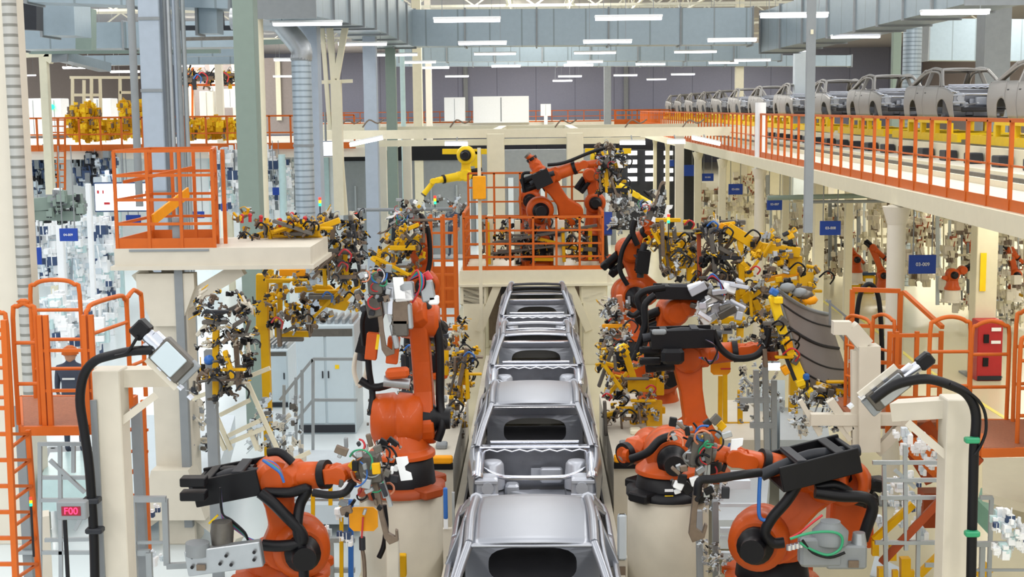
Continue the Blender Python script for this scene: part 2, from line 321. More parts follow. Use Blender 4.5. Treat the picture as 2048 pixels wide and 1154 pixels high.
# row of receding columns in the middle left
for i, (px, wpx, Yc, h, m, lb) in enumerate((
    (618, 46, 36, 13, 'colgrey', 'blue-grey column directly behind the spiral duct'),
    (742, 26, 44, 13, 'colgrey', 'light blue-grey column left of centre behind the overhead frame'),
    (783, 20, 50, 13, 'greenc', 'greenish column right of the light blue-grey column'),
    (806, 10, 56, 13, 'tealglass', 'thin teal pipe column among the receding columns'),
    (836, 18, 62, 13, 'ivory', 'ivory column right of the teal pipe column'),
    (858, 12, 72, 13, 'cream', 'slim cream column left of the white upper cabinets'),
    (1215, 14, 95, 13, 'mgrey', 'grey column before the far wall panels'),
    (1598, 22, 60, 13, 'bluewhite', 'pale blue column behind the upper car bodies'),
    (1983, 52, 46, 13, 'mgrey', 'wide grey column behind the nearest upper car bodies'),
    (1822, 36, 50, 13, 'spiral', 'round silver duct column behind the upper conveyor'),
    (1790, 16, 58, 13, 'greenc', 'dark green-grey column left of the round silver duct'),
    (1478, 16, 80, 13, 'ivory', 'slim ivory column behind the distant car bodies'),
    (440, 14, 60, 13, 'cream', 'cream column on the left upper floor'),
    (92, 16, 46, 13, 'ivory', 'ivory column at the left end of the upper floor'))):
    p = P(px, 200, Yc); column('building_column', V((p.x, Yc, 0)), wpx * Yc / 2800, h, m, lb, cap=False, round_=m in ('tealglass', 'spiral'))
# foreground grey pole right
p = P(1620, 200, 15.6)
t = thing('grey_pole', (p.x, 15.6, 0), 'thin dark grey vertical pole in front of the upper deck railing', 'pole')
MB().box((p.x, 15.6, 8.6), (.09, .09, 7.2)).build('shaft', 'mgrey', t); MB().box((p.x, 15.56, 7.2), (.03, .03, .05)).build('clip', 'ivory', t)
p = P(270, 200, 27)
solo(MB().cyl((p.x, 27, 4.6), (p.x, 27, 13), .075, n=12), 'grey_pole', 'mgrey', 'slim grey hanging pole left of the panelled column', 'pole')
# V-brace frame
t = thing('braced_frame', P(680, 250, 38) * 1.0, 'tall ivory V-braced steel frame beside the spiral duct', 'frame')
for a, b, wd in (((655, 0), (690, 430), 12), ((700, 0), (672, 160), 12), ((640, 0), (660, 260), 8), ((672, 160), (680, 430), 20), ((630, 165), (705, 162), 7), ((628, 8), (695, 30), 14)):
    MB().bar(P(*a, 38), P(*b, 38.0), wd * 38 / 2800).build('member', 'ivory', t)

# ---------------- roof: ducts, trusses, lights ----------------
def duct(label, pts, w, h, m='duct'):
    t = thing('air_duct', pts[0], label, 'duct')
    for a, b in zip(pts[:-1], pts[1:]):
        a = V(a); b = V(b); L = (b - a).length
        MB().bar(a, b, w, h).build('duct_run', m, t)
        n = min(16, int(L / 2.2))
        for k in range(n + 1):
            c = a.lerp(b, k / max(n, 1)); d = (b - a).normalized()
            MB().bar(c - d * .03, c + d * .03, w + .1, h + .1).build('flange', 'mgrey', t)
    return t
def D(px, py, Y): return tuple(P(px, py, Y))
duct('large square duct crossing the hall under the roof trusses', [D(790, 58, 50), D(1500, 54, 50)], 1.3, 1.25)
duct('second square duct crossing behind the large one', [D(800, 107, 66), D(1560, 104, 66)], 1.0, .8)
duct('third narrower duct crossing at the far end', [D(780, 122, 80), D(1700, 122, 80)], 1.0, .6)
duct('square duct running away above the right deck', [D(1560, 64, 50), D(1760, 10, 40), D(2000, -60, 31)], 1.4, 1.4, 'ductY')
duct('pale blue duct behind the nearest upper car bodies', [D(1850, 80, 70), D(2100, 82, 70)], 1.4, 2.0)
duct('wide sloping duct at the upper left of centre', [D(560, -30, 30), D(700, 10, 40), D(790, 58, 50)], 1.4, 1.3, 'ductY')
duct('green-grey duct block at the top left', [D(40, 75, 42), D(480, 70, 42)], 1.4, .75)
duct('upper green-grey duct above the top left block', [D(100, 28, 38), D(165, 28, 38)], 1.4, 1.2)
duct('long dark duct edge along the top left corner', [D(70, -8, 34), D(470, 6, 34)], 1.2, .35)
duct('slim cable tray duct below the top left ducts', [D(150, 122, 50), D(480, 118, 50)], .5, .35)
duct('tapered white duct outlet over the left upper floor', [D(120, 112, 44), D(210, 135, 46)], .5, .28)
duct('short duct stub hanging right of the grey column', [D(400, 30, 34), D(440, 30, 34)], .7, .9)
def truss(label, A, B, h=1.0, n=14, r=.06):
    t = thing('roof_truss', A, label, 'truss'); A = V(A); B = V(B)
    MB().bar(A, B, r * 2).build('bottom_chord', 'trussm', t); MB().bar(A + Z * h, B + Z * h, r * 2).build('top_chord', 'trussm', t)
    for k in range(n):
        a = A.lerp(B, k / n); b = A.lerp(B, (k + .5) / n); c = A.lerp(B, (k + 1) / n)
        MB().bar(a, b + Z * h, r * 1.2).build('web', 'trussm', t); MB().bar(b + Z * h, c, r * 1.2).build('web', 'trussm', t)
for i, (Yt, z) in enumerate(((30.5, 11.1), (42, 11.1), (50, 11.1), (57, 11.1), (68, 11.3), (84, 11.3), (100, 11.5), (122, 12.2))):
    truss('white lattice roof truss, %s from the camera' % ORD[i], (-26, Yt, z), (26, Yt, z), 1.0, 18)
for i, px in enumerate((990, 1180, 1380, 1560)):
    a = P(px, 20, 46); truss('lengthwise roof truss, %s from the left above the large duct' % ORD[i], (a.x, 54, 11.3), (a.x, 110, 11.7), 1.0, 12, .05)

ltub = None; nlt = 0
def light(px, py, Yl, L, label):
    global ltub, nlt
    c = P(px, py, Yl); nlt += 1
    if ltub is None:
        t = thing('fluorescent_light', c, label, 'light', 'hanging fluorescent lights under the roof')
        MB().box(c + Z * .05, (1.5, .22, .05), ch=.01).build('housing', 'white', t)
        for dx in (-.06, .06): MB().cyl(c + V((-.73, dx, .0)), c + V((.73, dx, .0)), .035, n=8).build('tube', 'glow', t)
        for dx in (-.55, .55): MB().cyl(c + V((dx, 0, .07)), c + V((dx, 0, 2.75)), .008, n=5).build('hanger', 'mgrey', t)
        ltub = t
    else: t = dup(ltub, c, 0, label, (L / 1.5, 1, 1))
    return t
LR = [[(615, 48, 0), (934, 41, 0), (1257, 37, 0), (1588, 32, 0), (1910, 26, 0)],
      [(234, 50, 1), (398, 83, 1), (725, 89, 1), (965, 87, 1), (1215, 84, 1), (1464, 81, 1), (1711, 74, 1)],
      [(590, 120, 2), (793, 110, 2), (990, 108, 2), (1190, 106, 2), (1391, 104, 2), (1581, 101, 2)],
      [(836, 125, 3), (1170, 124, 3), (1505, 121, 3)],
      [(869, 136, 4), (1012, 133, 4), (1157, 131, 4), (1301, 129, 4), (1447, 126, 4), (155, 136, 4), (250, 144, 4)],
      [(914, 153, 5), (1140, 153, 5), (1251, 151, 5), (1366, 149, 5), (570, 153, 5), (385, 132, 5)],
      [(1125, 162, 6), (1313, 159, 6), (52, 151, 6), (455, 141, 6), (253, 155, 6)]]
RY = [30.5, 42, 50, 57, 68, 84, 100]; RL = [1.45, 1.45, 1.5, 1.45, 1.42, 1.42, 1.4]
for r, row in enumerate(LR):
    row.sort()
    for i, (a, b, _) in enumerate(row): light(a, b, RY[r], RL[r], 'hanging fluorescent tube light, %s from the left in the %s row from the camera' % (ORD[i], ORD[r]))
# ---------------- car bodies ----------------
def side_x(y, z):                                            # half width of the body side
    f = 1 - .16 * max(0, (-y - .5) / 1.2) ** 2 - .12 * max(0, (y - 2.0) / 1.1) ** 2
    return (.84 + .06 * math.sin(math.pi * min(1, max(0, (z - .1) / .85)))) * f
def belt(y): return .90 + (.07 * min(1, (y + .6) / 2.8) if y > -.6 else .0) - (.16 * ((-y - .6) / 1.05) ** 1.6 if y < -.6 else 0) - (.04 if y > 2.7 else 0)
def bot(y):
    z = .14
    for c in (-.98, 1.72):
        if abs(y - c) < .37: z = max(z, .30 + math.sqrt(.37 ** 2 - (y - c) ** 2) * .98 - .06)
    return z
def car(loc, label, roof=True, group=None, pale=False, windows=True):
    t = thing('car_body', V((0, 0, 0)), label, 'car body', group); S = 'carpale' if pale else 'car'
    for s in (1, -1):
        for nm, ya, yb in (('fender', -1.62, -.62), ('door', -.6, .72), ('door', .74, 1.5), ('quarter_panel', 1.52, 3.0)):
            n = max(6, int((yb - ya) / .07)); rows = []
            for i in range(n + 1):
                y = ya + (yb - ya) * i / n; b = bot(y); tp = belt(y)
                pts = []
                for k in range(9):
                    z = b + (tp - b) * k / 8; pts.append((s * side_x(y, z), y, z))
                pts.append((s * (side_x(y, tp) - .05), y, tp + .02)); rows.append(pts)
            if s < 0: rows = [r[::-1] for r in rows]
            o = MB().grid([list(r) for r in rows], True, .012).build(nm, S, t)
            if nm == 'door': MB().box((s * (side_x(yb - .15, .8) + .012), yb - .17, .78), (.02, .14, .03), ch=.008).build('door_handle_hole', 'cardark', o)
        # pillars and cant rail
        def strip(nm, path, wd, m=S): return MB().tube([V((s * a, b, c)) for a, b, c in path], wd, n=8, smooth=4).build(nm, m, t)
        strip('windshield_pillar', [(.76, -.66, .92), (.68, -.32, 1.16), (.59, .0, 1.365)], .045)
        strip('roof_side_rail', [(.59, 0, 1.365), (.6, .7, 1.42), (.585, 1.55, 1.36)], .048)
        strip('rear_pillar', [(.585, 1.55, 1.36), (.66, 2.0, 1.16), (.73, 2.4, .98)], .07)
        strip('door_frame', [(.8, -.55, .93), (.68, -.05, 1.27), (.675, .7, 1.34), (.66, 1.5, 1.27), (.79, 2.25, .98)], .028)
        MB().bar((s * .82, .74, .9), (s * .61, .78, 1.40), .05, .11, ch=.01).build('centre_pillar', S, t)
        MB().bar((s * .83, -.5, .9), (s * .83, 2.3, .95), .03, .04).build('window_sill', 'carin', t)
        # engine bay side pieces
        MB().grid([[(s * .80, y, belt(y) + .015), (s * .74, y, belt(y) + .03), (s * .66, y, belt(y) + .0)] for y in (-.62, -.9, -1.2, -1.45, -1.6)], True, .01).build('fender_top', 'chrome', t)
        MB().lathe((s * .56, -.95, .45), Z, [(0, .17), (.32, .15), (.36, .12), (.36, .06)], 18).build('strut_tower', 'inpale', t)
        h = MB().box((s * .62, -1.46, .62), (.3, .26, .26), ch=.03); h.box((s * .62, -1.62, .52), (.32, .06, .06), ch=.01); h.box((s * .62, -1.6, .7), (.3, .05, .05), ch=.01); h.cyl((s * .6, -1.58, .62), (s * .6, -1.64, .62), .08, n=14); h.build('lamp_housing', 'inpale', t)
        MB().bar((s * .45, -1.6, .35), (s * .45, -.5, .38), .1, .13, ch=.02).build('front_side_member', 'carin', t)
        MB().box((s * .70, .5, .16), (.12, 2.2, .14), ch=.02).build('rocker', 'carin', t)
    if roof:
        rows = []
        for i in range(13):
            y = -.02 + 1.64 * i / 12; zc = 1.385 + .075 * math.sin(math.pi * (.12 + .8 * i / 12)) - .012; wd = .575 - .02 * abs(i - 6) / 6
            rows.append([(wd * u, y + (.05 * (1 - u * u) * (-1 if i == 0 else 0)), zc - .035 * abs(u) ** 2.5) for u in [k / 8 - 1 for k in range(17)]])
        MB().grid(rows, True, .01).build('roof_panel', S, t)
        MB().bar((-.57, -.03, 1.36), (.57, -.03, 1.36), .07, .03, ch=.01).build('header_bar', S, t)
    else:
        for y, z, wd in ((-.0, 1.36, .1), (.42, 1.39, .07), (.95, 1.4, .12), (1.55, 1.34, .16)):
            b = MB(); 
            b.grid([[(u * .58, y + dy, z + .03 * (1 - u * u) + (0.015 if k == 1 else 0)) for u in [j / 6 - 1 for j in range(13)]] for k, dy in enumerate((-wd / 2, 0, wd / 2))], True, .02)
            b.build('roof_bow', 'cardark' if roof is None else 'chrome' if y != .95 else 'carin', t)  # fourth car: the shade under the portal is put into the bow colour
    # rear: header, window frame, deck
    MB().bar((-.57, 1.62, 1.34), (.57, 1.62, 1.34), .09, .04, ch=.01).build('rear_header', S, t)
    MB().grid([[(u * .72, 2.38, .99) for u in (-1, -.5, 0, .5, 1)], [(u * .74, 2.5, 1.0) for u in (-1, -.5, 0, .5, 1)], [(u * .74, 3.0, .97) for u in (-1, -.5, 0, .5, 1)], [(u * .72, 3.05, .4) for u in (-1, -.5, 0, .5, 1)]], True, .012).build('rear_deck', S, t)
    # rear bulkhead: parcel shelf bar and oval opening
    sh = MB().bar((-.66, 1.72, .95), (.66, 1.72, .95), .16, .03, ch=.01); sh.bar((-.66, 1.64, .9), (.66, 1.64, .9), .03, .08); sh.build('parcel_shelf', 'chrome', t)
    out = []; inn = []
    N = 32
    for i in range(N):
        a = 2 * math.pi * i / N; c_, s_ = math.cos(a), math.sin(a)
        q = max(abs(c_), abs(s_)); out.append(V((.72 * c_ / q, 1.7, .53 + .35 * s_ / q)))
        e = 3.2; rr = (abs(c_) ** e + abs(s_) ** e) ** (-1 / e); inn.append(V((.47 * c_ * rr, 1.66, .6 + .2 * s_ * rr)))
    b = MB(); b.add(out + inn, [(i, (i + 1) % N, N + (i + 1) % N, N + i) for i in range(N)]); b.add([p + Yv * .02 for p in inn] + inn, [(i, (i + 1) % N, N + (i + 1) % N, N + i) for i in range(N)])
    b.build('seat_bulkhead', 'inpale', t)
    # floor, tunnel, ribs
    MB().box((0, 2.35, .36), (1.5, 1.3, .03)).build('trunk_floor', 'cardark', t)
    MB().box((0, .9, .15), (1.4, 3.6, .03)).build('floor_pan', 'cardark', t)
    b = MB().box((0, .5, .22), (.24, 2.0, .14), ch=.04)
    for y in (.2, .9, 1.4): b.box((0, y, .2), (1.36, .1, .07), ch=.02)
    b.build('floor_rib', 'carin', t)
    # dash / firewall / cowl
    b = MB().box((0, -.45, .5), (1.4, .03, .7)); b.build('firewall', 'carin', t)
    b = MB().bar((-.74, -.66, .93), (.74, -.66, .93), .14, .03, ch=.01)
    b.build('cowl_panel', 'chrome', t)
    b = MB(); zz = [V((-.7 + i * .1, -.76, .9 + (.014 if i % 2 else -.014))) for i in range(15)]; b.tube(zz, .012, n=6, smooth=0); b.box((0, -.55, .97), (1.2, .05, .04), ch=.01); b.build('cowl_brace', 'chrome', t)
    MB().tube([(-.6, -.3, .82), (0, -.28, .84), (.6, -.3, .82)], .035, n=10).build('dash_beam', 'chrome', t)
    b = MB().box((0, -.9, .3), (.9, .6, .04)); b.box((-.3, -1.0, .42), (.18, .2, .2), ch=.03); b.box((.22, -.7, .55), (.3, .1, .2), ch=.02); b.bar((-.28, -1.2, .45), (-.1, -1.5, .5), .08, .03); b.box((.05, -.6, .55), (.2, .08, .12)); b.build('engine_bay_bracket', 'inpale', t)
    b = MB().tube([(-.66, -1.2, .76), (-.48, -1.4, .73), (-.3, -1.47, .72), (.3, -1.47, .72), (.48, -1.4, .73), (.66, -1.2, .76)], .032, n=8, smooth=3); b.build('front_cross_bar', 'chrome', t)
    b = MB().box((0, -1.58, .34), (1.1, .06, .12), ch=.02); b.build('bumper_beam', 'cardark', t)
    t.location = loc
    return t
XC = P(1063, 1078, 12.8).x
BZ = .98
CARS = [(12.75, 'nearest silver car body with plain roof panel, cut off by the bottom of the photo', True),
        (19.0, 'silver car body with roof panel, second from the camera on the line', True),
        (25.0, 'silver car body without roof panel, third on the line', False),
        (31.0, 'fourth car body without roof skin, its bows coloured dark as portal shade', False)]
c0 = None
for i, (y, lb, rf) in enumerate(CARS):
    loc = V((XC + (i * .02), y, BZ))
    if i == 0: c0 = car(loc, lb, True)
    elif i == 1: dup(c0, loc, 0, lb)
    elif i == 2: c2 = car(loc, lb, False)
    else: car(loc, lb, None)
XD = 11.36; dkc = None
DW = ['nearest one, cut off by the right edge', 'second from the camera', 'third from the camera', 'fourth from the camera', 'fifth from the camera', 'sixth from the camera', 'seventh from the camera', 'eighth from the camera', 'ninth from the camera', 'tenth from the camera', 'eleventh from the camera', 'farthest one before the wall']
sk0 = None
for i in range(12):
    y = 30.6 + i * 7.45; loc = V((XD, y - .4, 5.93)); lb = 'pale car body on the upper deck, ' + DW[i]
    dkc = car(loc, lb, True, 'car bodies on the upper conveyor', True) if dkc is None else dup(dkc, loc, 0, lb)
    sl = 'yellow skid frame under the upper deck car body, ' + DW[i].replace(', cut off by the right edge', '')
    p = V((XD, y + .3, 5.46))
    if sk0 is None:
        sk0 = thing('skid', p, sl, 'skid', 'yellow skids on the upper conveyor')
        for s in (-1, 1):
            MB().box(p + V((s * .85, 0, .1)), (.1, 6.4, .2)).build('runner', 'byellow', sk0)
            for yy in (-2.4, -1.2, 0.1, 1.4): MB().box(p + V((s * .85, yy, .32)), (.12, .16, .3)).build('post', 'byellow', sk0)
            MB().box(p + V((s * .85, -.4, .5)), (.14, 3.6, .08)).build('top_rail', 'byellow', sk0)
        for yy in (-2.6, 0, 2.6): MB().box(p + V((0, yy, .14)), (1.7, .2, .16)).build('crossbar', 'byellow', sk0)
    else: dup(sk0, p, 0, sl)

# ---------------- line bed under the cars ----------------
t = thing('line_bed', (XC, 22, 0), 'long cream conveyor bed under the central row of car bodies', 'conveyor')
MB().box((XC, 22, .3), (1.7, 26, .6)).build('bed', 'concrete', t)
for s in (-1, 1):
    MB().box((XC + s * .62, 22, .75), (.14, 26, .3)).build('skid_rail', 'dsteel', t)
    MB().box((XC + s * 1.02, 20.5, .5), (.1, 20, 1.0)).build('side_wall', 'concrete', t)
    MB().box((XC + s * .955, 20.5, .5), (.03, 20, 1.02)).build('rubber_strip', 'cardark', t)
for s, lb in ((-1, 'left'), (1, 'right')):
    t = thing('machine_table', (XC + s * 1.6, 21, 0), 'beige machine base beside the car line, %s side, with a yellow beam on its edge' % lb, 'machine base')
    MB().box((XC + s * 1.75, 20.9, .82), (1.3, 4.4, 1.64)).build('base', 'beige', t)
    MB().box((XC + s * 1.75, 18.66, 1.66), (1.3, .12, .1), ch=.02).build('edge_beam', 'oyellow', t)
    MB().box((XC + s * 1.75, 18.67, 1.56), (1.3, .06, .08)).build('painted_shadow', 'black', t)  # black bar, shade below the yellow beam given as colour
    for k in range(5): MB().box((XC + s * (1.3 + .2 * (k % 3)), 19.4 + k * .8, 1.68), (.16, .2, .08), ch=.02).build('pad', 'ivory' if k % 2 else 'mgrey', t)
# narrow items between car and right pedestal
p = P(1246, 1000, 15.6)
t = thing('cable_guide', (p.x, 15.8, .4), 'slim vertical light grey guide plate beside the right robot pedestal', 'guide plate')
MB().box((p.x, 15.8, 1.45), (.11, .05, .55), ch=.04).build('plate', 'bluewhite', t); MB().box((p.x, 15.85, .8), (.13, .1, .8)).build('post', 'concrete', t); MB().box((p.x, 15.78, .95), (.08, .02, .3)).build('slot', 'brown', t)
p = P(891, 1000, 16.2)
t = thing('stop_plate', (p.x, 16.2, .5), 'narrow blue and white strip plate beside the left robot pedestal', 'plate')
MB().box((p.x, 16.2, 1.75), (.05, .05, .38), ch=.01).build('blue_strip', 'cblue', t); MB().box((p.x, 16.2, 1.50), (.05, .04, .12)).build('white_tip', 'white', t); MB().box((p.x + .02, 16.26, .95), (.12, .08, .95)).build('post', 'beige', t)
MB().box((p.x + .09, 16.25, 1.62), (.03, .05, .5)).build('rod', 'steel', t)

# ---------------- centre portal ----------------
YP = 34.8
def PX(px, py): return P(px, py, YP)
zt = PX(1067, 540).z; zb = PX(1067, 566).z; xl = PX(920, 540).x; xr = PX(1214, 540).x
t = thing('portal', ((xl + xr) / 2, YP, 0), 'cream steel portal with platform straddling the car line at the centre', 'portal')
MB().box(((xl + xr) / 2, YP + 1.4, (zt + zb) / 2), (xr - xl, 3.0, zt - zb)).build('platform', 'ivory', t)
MB().box(((xl + xr) / 2, YP + 1.4, zb - .03), (xr - xl + .3, 3.2, .06)).build('lip', 'ivory', t)
for s in (-1, 1):
    xx = (xl + xr) / 2 + s * 1.5
    for yy in (YP + .1, YP + 2.7): MB().box((xx, yy, zb / 2), (.54, .34, zb), ch=.01).build('leg', 'ivory', t)
    MB().bar((xx - s * .12, YP - .02, zb * .42), (xx - s * .62, YP - .02, zb), .2, .2, up=Yv).build('brace', 'ivory', t)
    MB().box((xx, YP - .02, zb - .3), (.7, .1, .5), ch=.05).build('gusset', 'ivory', t)
for (x0, x1, lbl) in (((xl + .1), (xr - .1), 'orange railing cage on the centre portal platform'),):
    y0, y1 = YP + .05, YP + 2.8
    rl = railing('platform_railing', lbl, [(x0, y0, zt), (x1, y0, zt)], 1.32, .6, 3, toe=.1, r=.028)
    railing('platform_railing', 'rear orange railing of the centre portal platform', [(x0, y1, zt), (x1, y1, zt)], 2.3, .7, 5, toe=.1, r=.028)
    railing('platform_railing', 'left side orange railing of the centre portal platform', [(x0, y0 + .1, zt), (x0, y1 - .1, zt)], 1.4, .6, 3, toe=.1, r=.035)
    railing('platform_railing', 'right side orange railing of the centre portal platform', [(x1, y0 + .1, zt), (x1, y1 - .1, zt)], 1.4, .6, 3, toe=.1, r=.035)
# orange ladder tower left of portal
p = PX(885, 640)
t = thing('ladder_tower', (p.x, 32.5, 0), 'orange caged ladder tower left of the centre portal', 'ladder')
a = P(858, 450, 32.5); b = P(912, 640, 32.5)
for x in (a.x, (a.x + b.x) / 2, b.x):
    for y in (32.5, 33.1): MB().box((x, y, a.z / 2 + .2), (.07, .07, a.z)).build('post', 'rail', t)
for k in range(12):
    z = .3 + k * a.z / 11.5; MB().box(((a.x + b.x) / 2, 32.5, z), (b.x - a.x, .05, .05)).build('rung', 'rail', t)
MB().box(((a.x + b.x) / 2, 33.1, 2.2), (b.x - a.x, .03, 1.0)).build('back_panel', 'rail', t)
p1 = P(945, 352, 33); p2 = P(972, 398, 33)
t = thing('amber_box', (p1.x, 33, p2.z), 'orange-yellow sign box on a pole left of the centre portal', 'box')
MB().box(((p1.x + p2.x) / 2, 33, (p1.z + p2.z) / 2), (p2.x - p1.x, .2, p1.z - p2.z), ch=.02).build('panel', 'oyellow', t)
MB().box(((p1.x + p2.x) / 2, 33.15, p2.z / 2 + .6), (.08, .08, p2.z + 1.2)).build('pole', 'ivory', t)

# ---------------- overhead frame ----------------
YF = 42
t = thing('overhead_frame', P(1070, 262, YF), 'long ivory overhead steel frame spanning the line above the centre portal', 'frame')
a = P(640, 270, YF); b = P(1524, 262, YF); zf = (a.z + b.z) / 2
MB().box(((a.x + b.x) / 2, YF, zf), (b.x - a.x, .3, .26)).build('front_beam', 'ivory', t)
MB().box(((a.x + b.x) / 2, YF + 9, zf), (b.x - a.x, .3, .26)).build('rear_beam', 'ivory', t)
for px in (640, 992, 1150, 1500):
    x = P(px, 262, YF).x; MB().box((x, YF + 4.5, zf), (.26, 9, .24)).build('cross_beam', 'ivory', t)
for px, wd in ((992, .52), (1150, .5)):
    x = P(px, 350, YF).x
    MB().box((x, YF, zf / 2), (wd, .35, zf), ch=.02).build('post', 'ivory', t)
for px in (700, 760, 1420):
    x = P(px, 350, YF).x; MB().box((x, YF + 9, zf / 2), (.3, .3, zf)).build('post', 'cream', t)
for i, (pa, pb, lb) in enumerate((((700, 288), (1290, 280), 'front'), ((640, 262), (760, 250), 'short'))):
    MB().bar(P(*pa, YF + 3), P(*pb, YF + 3), .14, .2).build('hanging_rail', 'ivory', t)
for k, px in enumerate((700, 745, 920, 1130, 1270, 1385)):
    q = P(px, 248, YF); b_ = MB(); b_.tube([q + V((-.3, 0, -.1)), q + V((-.1, 0, .12)), q + V((.15, 0, .02)), q + V((.35, 0, .14))], .025, n=6); b_.build('pipe_loop', 'brown', t)
for i, (xa, ya, xb, yb, lb) in enumerate(((700, 290, 765, 276, 'angled fluorescent light under the overhead frame, left end'), (890, 288, 935, 288, 'fluorescent light under the overhead frame, above the yellow robot'), (1335, 284, 1370, 284, 'fluorescent light under the overhead frame, right of the posts'), (1385, 276, 1440, 288, 'angled fluorescent light under the overhead frame, right end'), (1240, 286, 1290, 286, 'fluorescent light under the overhead frame, above the right yellow robot'))):
    t = thing('tube_light', P(xa, ya, 41), lb, 'light'); MB().bar(P(xa, ya, 41), P(xb, yb, 41), .16, .1).build('tube', 'glow', t); MB().bar(P(xa, ya - 5, 41), P(xb, yb - 5, 41), .18, .04).build('housing', 'white', t); MB().bar(P((xa + xb) / 2, (ya + yb) / 2, 41), V((P((xa + xb) / 2, ya, 41).x, 41.6, zf - .1)), .03).build('hanger', 'mgrey', t)
# ---------------- left caged platform on its column ----------------
YL = 20.0
def L_(px, py, Y=YL): return P(px, py, Y)
a = L_(230, 497); b = L_(622, 505); bt = L_(400, 530)
t = thing('raised_platform', (L_(335, 600).x, YL, 0), 'cream cantilever platform on a Y-braced column at the left, carrying an orange cage', 'platform')
MB().box(((a.x + b.x) / 2, YL + .8, (a.z + bt.z) / 2), (b.x - a.x, 1.7, a.z - bt.z)).build('deck_beam', 'beige', t)
MB().box(((a.x + b.x) / 2, YL + .8, bt.z - .03), (b.x - a.x + .1, 1.8, .06)).build('bottom_flange', 'beige', t)
MB().box((L_(340, 500).x, YL - .06, L_(340, 500).z), (1.15, .02, .03)).build('slot', 'mgrey', t)
cx = L_(332, 650).x; zj = L_(332, 592).z
MB().box((cx, YL + .5, zj + .1 + (bt.z - zj) / 2), (.26, .3, bt.z - zj + .2)).build('upper_column', 'beige', t)
MB().bar((cx - .1, YL + .3, zj - .15), tuple(L_(255, 545) + V((.1, .3, 0))), .24, .2, up=Yv).build('brace', 'beige', t)
MB().bar((cx + .1, YL + .3, zj - .2), tuple(L_(475, 540) + V((0, .3, 0))), .22, .2, up=Yv).build('brace', 'beige', t)
MB().prism([(-.42, .42), (.42, .42), (.42, .2), (.2, -.35), (-.2, -.35), (-.42, .2)], (cx, YL + .15, zj - .1), X, Z, .2).build('gusset_plate', 'beige', t)
MB().box((cx, YL + .4, zj / 2), (.56, .5, zj), ch=.02).build('column', 'beige', t)
zf = L_(332, 1035).z
MB().prism([(-.27, .75), (.27, .75), (.5, 0), (-.5, 0)], (cx, YL + .1, L_(332, 1035).z), X, Z, .5).build('flared_base', 'beige', t)
for s in (-1, 1): MB().bar((cx + s * .3, YL + .3, zf), (cx + s * .9, YL + .1, 0.05), .18, .3, up=Yv).build('base_leg', 'beige', t)
q = L_(375, 900); MB().box((q.x - .04, YL + .1, 2.6), (.12, .14, 4.6)).build('conduit', 'mgrey', t)
zt_ = a.z
def cage(name, label, x0, x1, y0, y1, z, h, nr, posts, m='rail'):
    t = thing(name, (x0, y0, z), label, 'railing')
    cs = [(x0, y0), (x1, y0), (xb1, y1), (xb0, y1)]
    for i in range(4):
        A = V((*cs[i], z)); B = V((*cs[(i + 1) % 4], z)); n = posts if i % 2 == 0 else 1
        for k in range(n): p = A.lerp(B, k / n); MB().box(p + Z * h / 2, (.045, .045, h)).build('post', m, t)
        for k in range(nr): MB().bar(A + Z * h * (k + 1) / nr, B + Z * h * (k + 1) / nr, .04).build('rail', m, t)
        MB().bar(A + Z * .07, B + Z * .07, .02, .14).build('toe_board', m, t)
    return t
x0 = L_(231, 400).x; x1 = L_(426, 400).x; xb0 = P(300, 400, YL + 1.4).x; xb1 = P(430, 400, YL + 1.4).x; hc = L_(231, 303).z - a.z
t = cage('safety_cage', 'orange safety cage standing on the left cantilever platform', x0, x1, YL, YL + 1.5, zt_, hc, 4, 3)
MB().bar((x0 + .5, YL + .1, zt_ + .4), (x1 - .7, YL + 1.4, zt_ + .72), .03, .16).build('gate_bar', 'oyellow', t)
MB().bar((x0 + .1, YL + .1, zt_ + .95), (x1 - .6, YL + 1.4, zt_ + 1.1), .03, .05).build('gate_bar', 'rail', t)
xx = L_(413, 400).x
for dx in (0, .12): MB().box((xx + dx, YL + .6, zt_ + hc / 2), (.05, .05, hc)).build('post', 'rail', t)

# ---------------- gantry posts with angled projectors ----------------
def gantry(lb, s, Yg, pl, pr, ptop, armtip, hyp0, hyp1, h_inner):
    A = P(pl, ptop, Yg); B = P(pr, ptop, Yg); xc = (A.x + B.x) / 2; wdt = abs(B.x - A.x); z = A.z
    t = thing('gantry_post', (xc, Yg, 0), lb, 'post')
    MB().box((xc, Yg + .14, z / 2), (wdt, .28, z), ch=.01).build('post', 'beige', t)
    tip = P(*armtip, Yg + .6); tz = (tip.z + z) / 2
    arm = MB(); arm.bar((xc - s * wdt / 2, Yg + .14, z - .085), (tip.x, Yg + .5, tip.z), .26, .17); arm.build('arm', 'beige', t)
    MB().bar(P(*hyp0, Yg + .14), P(*hyp1, Yg + .3), .07, .2, up=Yv).build('brace', 'beige', t)
    return t, V((xc, Yg, z)), tip
t, gl, tl = gantry('cream gantry post with overhanging arm at the lower left', 1, 13.0, 183, 238, 742, (350, 748), (240, 845), (312, 790), 0)
q = P(187, 900, 12.97); MB().box((q.x + .02, 13.0 - .02, 1.9), (.06, .03, 3.6)).build('edge_strip', 'mgrey', t)
t, gr_, tr = gantry('cream gantry post with overhanging arm at the lower right', -1, 12.6, 1895, 1948, 800, (1785, 816), (1893, 912), (1815, 845), 0)
